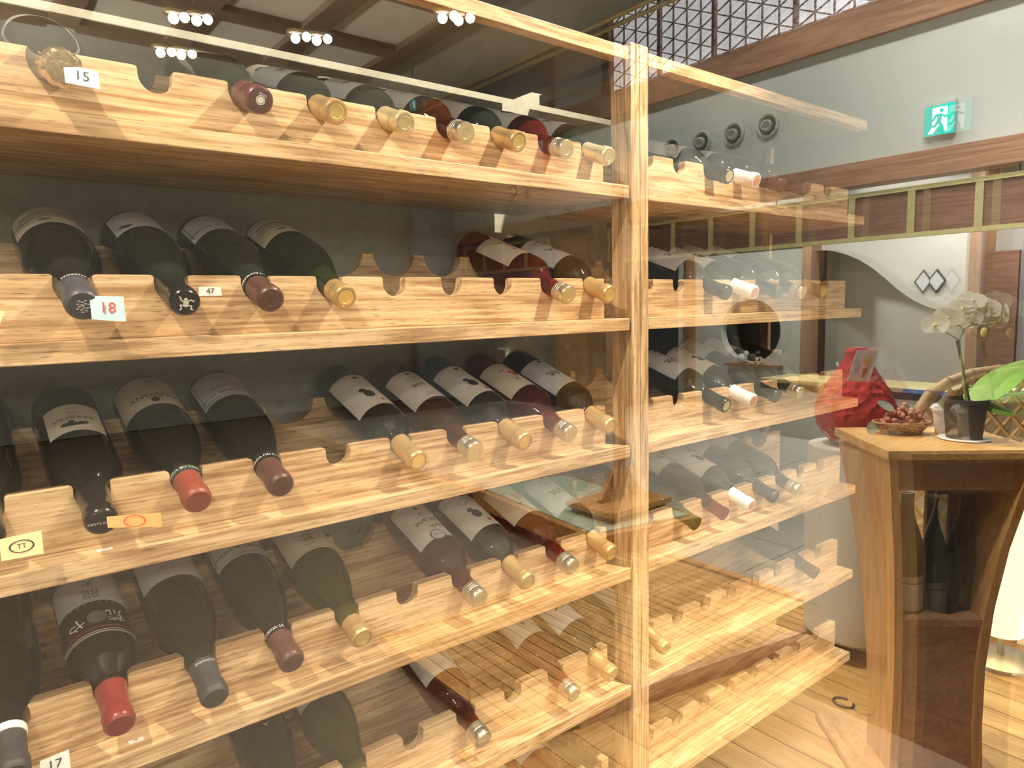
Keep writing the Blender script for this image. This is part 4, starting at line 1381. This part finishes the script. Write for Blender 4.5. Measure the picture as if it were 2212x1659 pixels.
view_dir = Vector((-.75, -.62, .05)).normalized()
blooms = [((.918, -.176, -.262), (-.95, -.1, .1)), ((.942, -.194, -.244), (-.8, -.5, .1)), ((.972, -.214, -.224), (-.7, -.6, .3)), ((.984, -.226, -.252), (-.6, -.7, -.2)), ((1.003, -.238, -.224), (-.5, -.7, .4)), ((1.028, -.256, -.226), (-.4, -.8, .3)), ((1.058, -.279, -.240), (.1, -.95, .1)), ((.995, -.228, -.206), (-.6, -.5, .6))]
for c, nn in blooms:
    nn = Vector(nn).normalized()
    e1 = nn.cross(Vector((0, 0, 1))).normalized()
    e2 = e1.cross(nn).normalized()
    mb = MB()
    for a, ln, wd in ((90, .030, .014), (210, .029, .013), (330, .029, .013), (20, .034, .021), (160, .034, .021)):
        a = math.radians(a)
        petal(mb, c, e1 * math.cos(a) + e2 * math.sin(a), nn, ln, wd)
    fo_ = mb.build('flower', 'petal', oc, smooth=True, **RM)
    MB().sphere(Vector(c) + nn * .005, .0045, 8, 5).build('flower_lip', 'petal_core', fo_, smooth=True, **RM)
    near = min((Vector(p) for p in st_pts[3:]), key=lambda p: (p - Vector(c)).length)
    MB().tube([tuple(near), tuple(Vector(c) - nn * .002)], .0014, 5).build('flower_stalk', 'stem_green', fo_, **RM)
MB().sphere((1.013, -.252, -.282), .010, 10, 7, (.8, .8, 1.25)).build('bud', 'petal_core', oc, smooth=True, **RM)
MB().tube([(1.013, -.252, -.270), (1.018, -.254, -.262)], .0015, 5).build('bud_stalk', 'stem_green', oc, **RM)
for (a, b, wd, up_) in (((.995, -.240, -.452), (1.110, -.325, -.345), .036, (-.3, -.4, .9)), ((.995, -.246, -.455), (1.085, -.330, -.420), .020, (0, 0, 1)), ((.990, -.250, -.458), (1.060, -.318, -.478), .026, (-.3, -.4, .9)), ((.992, -.228, -.452), (1.09, -.255, -.410), .024, (-.3, -.4, .9))):
    mb = MB()
    petal(mb, a, Vector(b) - Vector(a), up_, (Vector(b) - Vector(a)).length, wd, -.12)
    mb.build('leaf', 'leaf_green', oc, smooth=True, **RM)
# small white pot with a succulent
sp = rempty('succulent_pot', 1.035, -.165, TZ, 'small white pot with a spiky succulent behind the orchid pot', 'potted plant')
MB().lathe([(0, 0), (.021, 0), (.028, .060), (.031, .062), (.031, .068), (.027, .068), (.025, .060), (0, .058)], 24, (1.035, -.165, TZ)).build('pot', 'white_plastic', sp, smooth=True, **RM)
for i in range(14):
    a = i * 2.4
    mb = MB()
    ln = .030 + .008 * random.random()
    petal(mb, (1.035, -.165, TZ + .062), (math.cos(a), math.sin(a), .7 + .9 * (i / 14)), (-math.cos(a), -math.sin(a), 1), ln, .006, .2)
    mb.build('leaf', 'leaf_grey', sp, smooth=True, **RM)
# grapes in a cane basket
BX, BV = .962, -.088
bk = rempty('fruit_basket', BX, BV, TZ, 'small woven cane basket on the podium', 'basket')
ang = math.atan2(PU.y, PU.x)


def ellip(cx, cv, a, b, n=28):
    return [(cx + a * math.cos(t) * math.cos(ang) - b * math.sin(t) * math.sin(ang), cv + a * math.cos(t) * math.sin(ang) + b * math.sin(t) * math.cos(ang)) for t in [2 * math.pi * i / n for i in range(n + 1)]]


for (sc2, h, r) in ((.70, .003, .003), (.82, .014, .0018), (.92, .022, .0018), (1.0, .031, .0030)):
    MB().tube([(p[0], p[1], TZ + h) for p in ellip(BX, BV, .072 * sc2, .046 * sc2)], r, 6, False).build('hoop', 'basket_cane', bk, smooth=True, **RM)
lo_, hi_ = ellip(BX, BV, .072 * .70, .046 * .70, 30), ellip(BX, BV, .072, .046, 30)
for i in range(30):
    for s2 in (2, -2):
        j = (i + s2) % 30
        MB().tube([(lo_[i][0], lo_[i][1], TZ + .003), (hi_[j][0], hi_[j][1], TZ + .031)], .0013, 5).build('cane', 'basket_cane', bk, **RM)
MB().prism([(p[0], p[1]) for p in ellip(BX, BV, .050, .032)[:-1]], 'Z', TZ + .001, TZ + .004).build('bottom', 'basket_cane', bk, **RM)
gp = rempty('grape_bunch', BX, BV, TZ + .01, 'bunch of reddish grapes heaped in the cane basket', 'grapes')
random.seed(3)
gm = None
for i in range(105):
    a, r = random.uniform(0, 2 * math.pi), math.sqrt(random.random())
    lx, ly = .055 * r * math.cos(a), .034 * r * math.sin(a)
    cx, cv = BX + lx * math.cos(ang) - ly * math.sin(ang), BV + lx * math.sin(ang) + ly * math.cos(ang)
    hz = TZ + .014 + random.uniform(.0, 1) * (.048 * (1 - r * r) + .008) + (.010 if lx > .01 else 0)
    MB().sphere((cx, cv, hz), .0078, 9, 6).build('grape', 'grape', gp, smooth=True, **RM)
lf = MB()
petal(lf, (.955, -.070, TZ + .066), (-.75, .55, .25), (-.4, -.5, .8), .050, .018, .15)
lf.build('leaf', 'leaf_grey', gp, smooth=True, **RM)
lf = MB()
petal(lf, (.905, -.050, TZ + .030), (-.55, .35, -.75), (-.7, -.5, .3), .036, .015, .1)
lf.build('leaf', 'leaf_grey', gp, smooth=True, **RM)

# red glass jar with a tag, standing on a stool behind the podium
JX, JV, JZ = 1.329, .208, -.672
stl = rempty('side_stool', JX, JV, DK_Z, 'low stool draped in grey cloth under the red jar', 'stool')
MB().lathe([(.0, 0), (.11, 0), (.14, .02), (.15, .5), (.14, JZ - DK_Z - .004), (0, JZ - DK_Z - .002)], 28, (JX, JV, DK_Z)).build('draped_cloth', 'wall_cream', stl, smooth=True, **RM)
jr = rempty('red_jar', JX, JV, JZ, 'pear shaped red pressed glass jar behind the podium', 'jar')
prof = [(r * .885, h * .885) for r, h in [(0, .0), (.07, .0), (.105, .03), (.130, .07), (.140, .115), (.136, .155), (.120, .195), (.096, .235), (.070, .275), (.050, .310), (.040, .335), (.042, .348), (.030, .362), (0, .366)]]
fine = []
for (a, b) in zip(prof[:-1], prof[1:]):
    for i in range(4):
        t = i / 4
        fine.append((a[0] + (b[0] - a[0]) * t, a[1] + (b[1] - a[1]) * t))
fine.append(prof[-1])
mb = MB().lathe(fine, 96, (JX, JV, JZ))
nvv = []
for p in mb.v:
    a = math.atan2(p[1] - JV, p[0] - JX)
    h = p[2] - JZ
    k = 1 + .045 * (abs(math.sin(7 * a + 52 * h)) * abs(math.sin(7 * a - 52 * h)) - .4) * (1 if .03 < h < .29 else 0)
    nvv.append((JX + (p[0] - JX) * k, JV + (p[1] - JV) * k, p[2]))
mb.v = nvv
mb.build('glass', 'jar_red', jr, smooth=True, **RM)
MB().lathe([(.0, -.004), (.075, -.004), (.075, .012), (.070, .012)], 28, (JX, JV, JZ + .002)).build('foot', 'black_plastic', jr, smooth=True, **RM)
tg = rempty('paper_tag', 1.19, .12, -.40, 'white card with a yellow drawing hung on the red jar', 'card')
T4 = [Vector((1.146, .148, -.442)), Vector((1.199, .106, -.446)), Vector((1.231, .095, -.351)), Vector((1.179, .137, -.349))]
nt_ = (T4[1] - T4[0]).cross(T4[3] - T4[0]).normalized()
if nt_.dot(Vector((-.97, -.88, -.19)) - T4[0]) < 0:
    nt_ = -nt_


def card(u0, u1, v0, v1, d):
    def P(u, v):
        return T4[0].lerp(T4[1], u).lerp(T4[3].lerp(T4[2], u), v)
    return [P(u0, v0) + nt_ * d, P(u1, v0) + nt_ * d, P(u1, v1) + nt_ * d, P(u0, v1) + nt_ * d]


def flat(mb, pts, d=.0006):
    b = [p - nt_ * d for p in pts]
    return mb.quad_box(list(b) + list(pts))


flat(MB(), card(0, 1, 0, 1, 0), .0012).build('card', 'card_white', tg, **RM)
yb = MB()
pts = [(.62 + .20 * math.cos(2 * math.pi * i / 16), .66 + .15 * math.sin(2 * math.pi * i / 16)) for i in range(16)]
Q = [T4[0].lerp(T4[1], u).lerp(T4[3].lerp(T4[2], u), v) + nt_ * .0010 for u, v in pts]
MB().add(Q, [tuple(range(16))]).build('drawing', 'petal_core', tg, **RM)
Q = [T4[0].lerp(T4[1], u).lerp(T4[3].lerp(T4[2], u), v) + nt_ * .0009 for u, v in ((.52, .42), (.76, .42), (.66, .12), (.60, .10))]
MB().add(Q, [(0, 1, 2, 3)]).build('drawing', 'basket_cane', tg, **RM)
for i in range(4):
    flat(MB(), card(.10 + .075 * i, .113 + .075 * i, .22 + .06 * (i % 2), .84 - .1 * i, .0009), .0002).build('writing', 'ink_soft', tg, **RM)

# bamboo lattice chair behind the plants
ch = rempty('bamboo_chair', 1.80, .03, DK_Z, 'bamboo lattice armchair with pale cushion behind the plants', 'chair')
arc = [(1.59, .180, -.74), (1.615, .160, -.66), (1.642, .140, -.602), (1.687, .115, -.531), (1.742, .078, -.492), (1.808, .029, -.466), (1.886, -.031, -.455), (1.952, -.084, -.465), (2.02, -.14, -.49), (2.07, -.19, -.55)]
MB().tube(arc, .020, 12).build('top_rail', 'bamboo', ch, smooth=True, **RM)
for k in range(1, len(arc) - 1):
    d = (Vector(arc[k + 1]) - Vector(arc[k - 1])).normalized()
    MB().tube([Vector(arc[k]) - d * .0025, Vector(arc[k]) + d * .0025], .0215, 12).build('bamboo_node', 'basket_cane', ch, smooth=True, **RM)


def chp(t, z):
    a, b = Vector((1.59, .185, 0)), Vector((2.07, -.185, 0))
    q = a.lerp(b, t)
    return Vector((q.x, q.y, z))


def top_at(t):
    z = -1
    zz = [(.0, -.74), (.06, -.64), (.13, -.585), (.22, -.52), (.33, -.485), (.46, -.46), (.62, -.452), (.76, -.462), (.9, -.49), (1, -.55)]
    for (a, za), (b, zb) in zip(zz[:-1], zz[1:]):
        if a <= t <= b:
            return za + (zb - za) * (t - a) / (b - a)
    return -.74


for sgn in (1, -1):
    for i in range(-9, 16):
        pts = []
        for k in range(25):
            t = k / 24
            z = -1.0 + (i * .085 + sgn * t * .75) * .9
            if -1.05 < z < top_at(t) - .008:
                pts.append(chp(t, z) + Vector((.004 * sgn, 0, 0)))
        if len(pts) > 1:
            MB().tube([pts[0], pts[-1]], .0075, 7).build('lattice_cane', 'bamboo', ch, smooth=True, **RM)
cu = MB().quad_box([chp(0, -1.1) + Vector((.10, .10, 0)), chp(1, -1.1) + Vector((.10, .10, 0)), chp(1, -1.1) + Vector((.20, .22, 0)), chp(0, -1.1) + Vector((.20, .22, 0)), chp(.05, -.62) + Vector((.10, .10, 0)), chp(.98, -.53) + Vector((.10, .10, 0)), chp(.98, -.55) + Vector((.18, .20, 0)), chp(.05, -.65) + Vector((.18, .20, 0))])
cu.build('cushion', 'cushion', ch, bevel=.03, **RM)
for t in (.03, .97):
    MB().tube([chp(t, -.8), chp(t, DK_Z)], .018, 10).build('leg', 'bamboo', ch, smooth=True, **RM)
    MB().tube([chp(t, -.8) + Vector((.35, .40, 0)), chp(t, DK_Z) + Vector((.35, .40, 0))], .018, 10).build('leg', 'bamboo', ch, smooth=True, **RM)
MB().quad_box([chp(0, -1.05), chp(1, -1.05), chp(1, -1.05) + Vector((.36, .42, 0)), chp(0, -1.05) + Vector((.36, .42, 0)), chp(0, -1.02), chp(1, -1.02), chp(1, -1.02) + Vector((.36, .42, 0)), chp(0, -1.02) + Vector((.36, .42, 0))]).build('seat', 'bamboo', ch, **RM)

# floor lamp with a long paper shade
LX, LV = 1.62, -.155
lp = rempty('floor_lamp', LX, LV, FLOOR_Z, 'floor lamp with tall glowing paper shade and round grey foot', 'lamp')
MB().lathe([(0, 0), (.105, 0), (.105, .012), (.06, .020), (0, .022)], 36, (LX, LV, FLOOR_Z)).build('foot', 'lamp_metal', lp, smooth=True, **RM)
MB().tube([(LX, LV, FLOOR_Z + .02), (LX, LV, FLOOR_Z + .16)], .010, 10).build('stem', 'lamp_metal', lp, smooth=True, **RM)
MB().lathe([(.060, .10), (.088, .14), (.112, .26), (.122, .38), (.120, .50), (.105, .56), (.04, .58)], 36, (LX, LV, FLOOR_Z)).build('shade', 'lampshade', lp, smooth=True, **RM)

# standing screen post with splayed feet, on a tatami platform behind the deck
tp = rempty('tatami_platform', 1.45, 1.7, DK_Z, 'low tatami platform with thick orange wooden rim behind the post', 'platform')
MB().quad_box([Vector((1.17, 1.275, DK_Z)), Vector((1.79, 1.150, DK_Z)), Vector((1.90, 2.25, DK_Z)), Vector((1.27, 2.36, DK_Z)), Vector((1.17, 1.275, DK_Z + .10)), Vector((1.79, 1.150, DK_Z + .10)), Vector((1.90, 2.25, DK_Z + .10)), Vector((1.27, 2.36, DK_Z + .10))]).build('rim', 'orange_wood', tp, **RM)
MB().quad_box([Vector((1.21, 1.31, DK_Z + .10)), Vector((1.75, 1.20, DK_Z + .10)), Vector((1.86, 2.21, DK_Z + .10)), Vector((1.31, 2.32, DK_Z + .10)), Vector((1.21, 1.31, DK_Z + .108)), Vector((1.75, 1.20, DK_Z + .108)), Vector((1.86, 2.21, DK_Z + .108)), Vector((1.31, 2.32, DK_Z + .108))]).build('tatami_mat', 'tatami_green', tp, **RM)
SX, SV, SZ = 1.58, 1.50, DK_Z + .108
sn_ = rempty('screen_stand', SX, SV, SZ, 'wooden post stand with splayed feet on the tatami platform', 'stand')
MB().box(SX - .24, SX + .20, SV - .17, SV + .14, SZ + .03, SZ + .055).build('base_plank', 'orange_wood', sn_, **RM)
for dx in (-.2, .16):
    MB().box(SX + dx - .02, SX + dx + .02, SV - .15, SV + .12, SZ, SZ + .03).build('foot', 'podium_dark', sn_, **RM)
MB().box(SX - .022, SX + .022, SV - .022, SV + .022, SZ + .055, .40).build('post', 'brown_post', sn_, **RM)
for sg2 in (-1, 1):
    MB().bar((SX + sg2 * .13, SV, SZ + .055), (SX + sg2 * .02, SV, SZ + .20), .03, .05).build('brace', 'orange_wood', sn_, **RM)
cb = MB().tube([(.99 + .025 * math.cos(t), .055 + .03 * math.sin(t), FLOOR_Z + .004) for t in [i * .5 for i in range(12)]], .003, 6).build('cable', 'wire_dark', None, smooth=True, **RM)
tag(cb, 'thin dark cable loop on the plank floor beside the podium', 'cable')

for o in bpy.data.objects:
    if '_off' in o.keys():
        del o['_off']
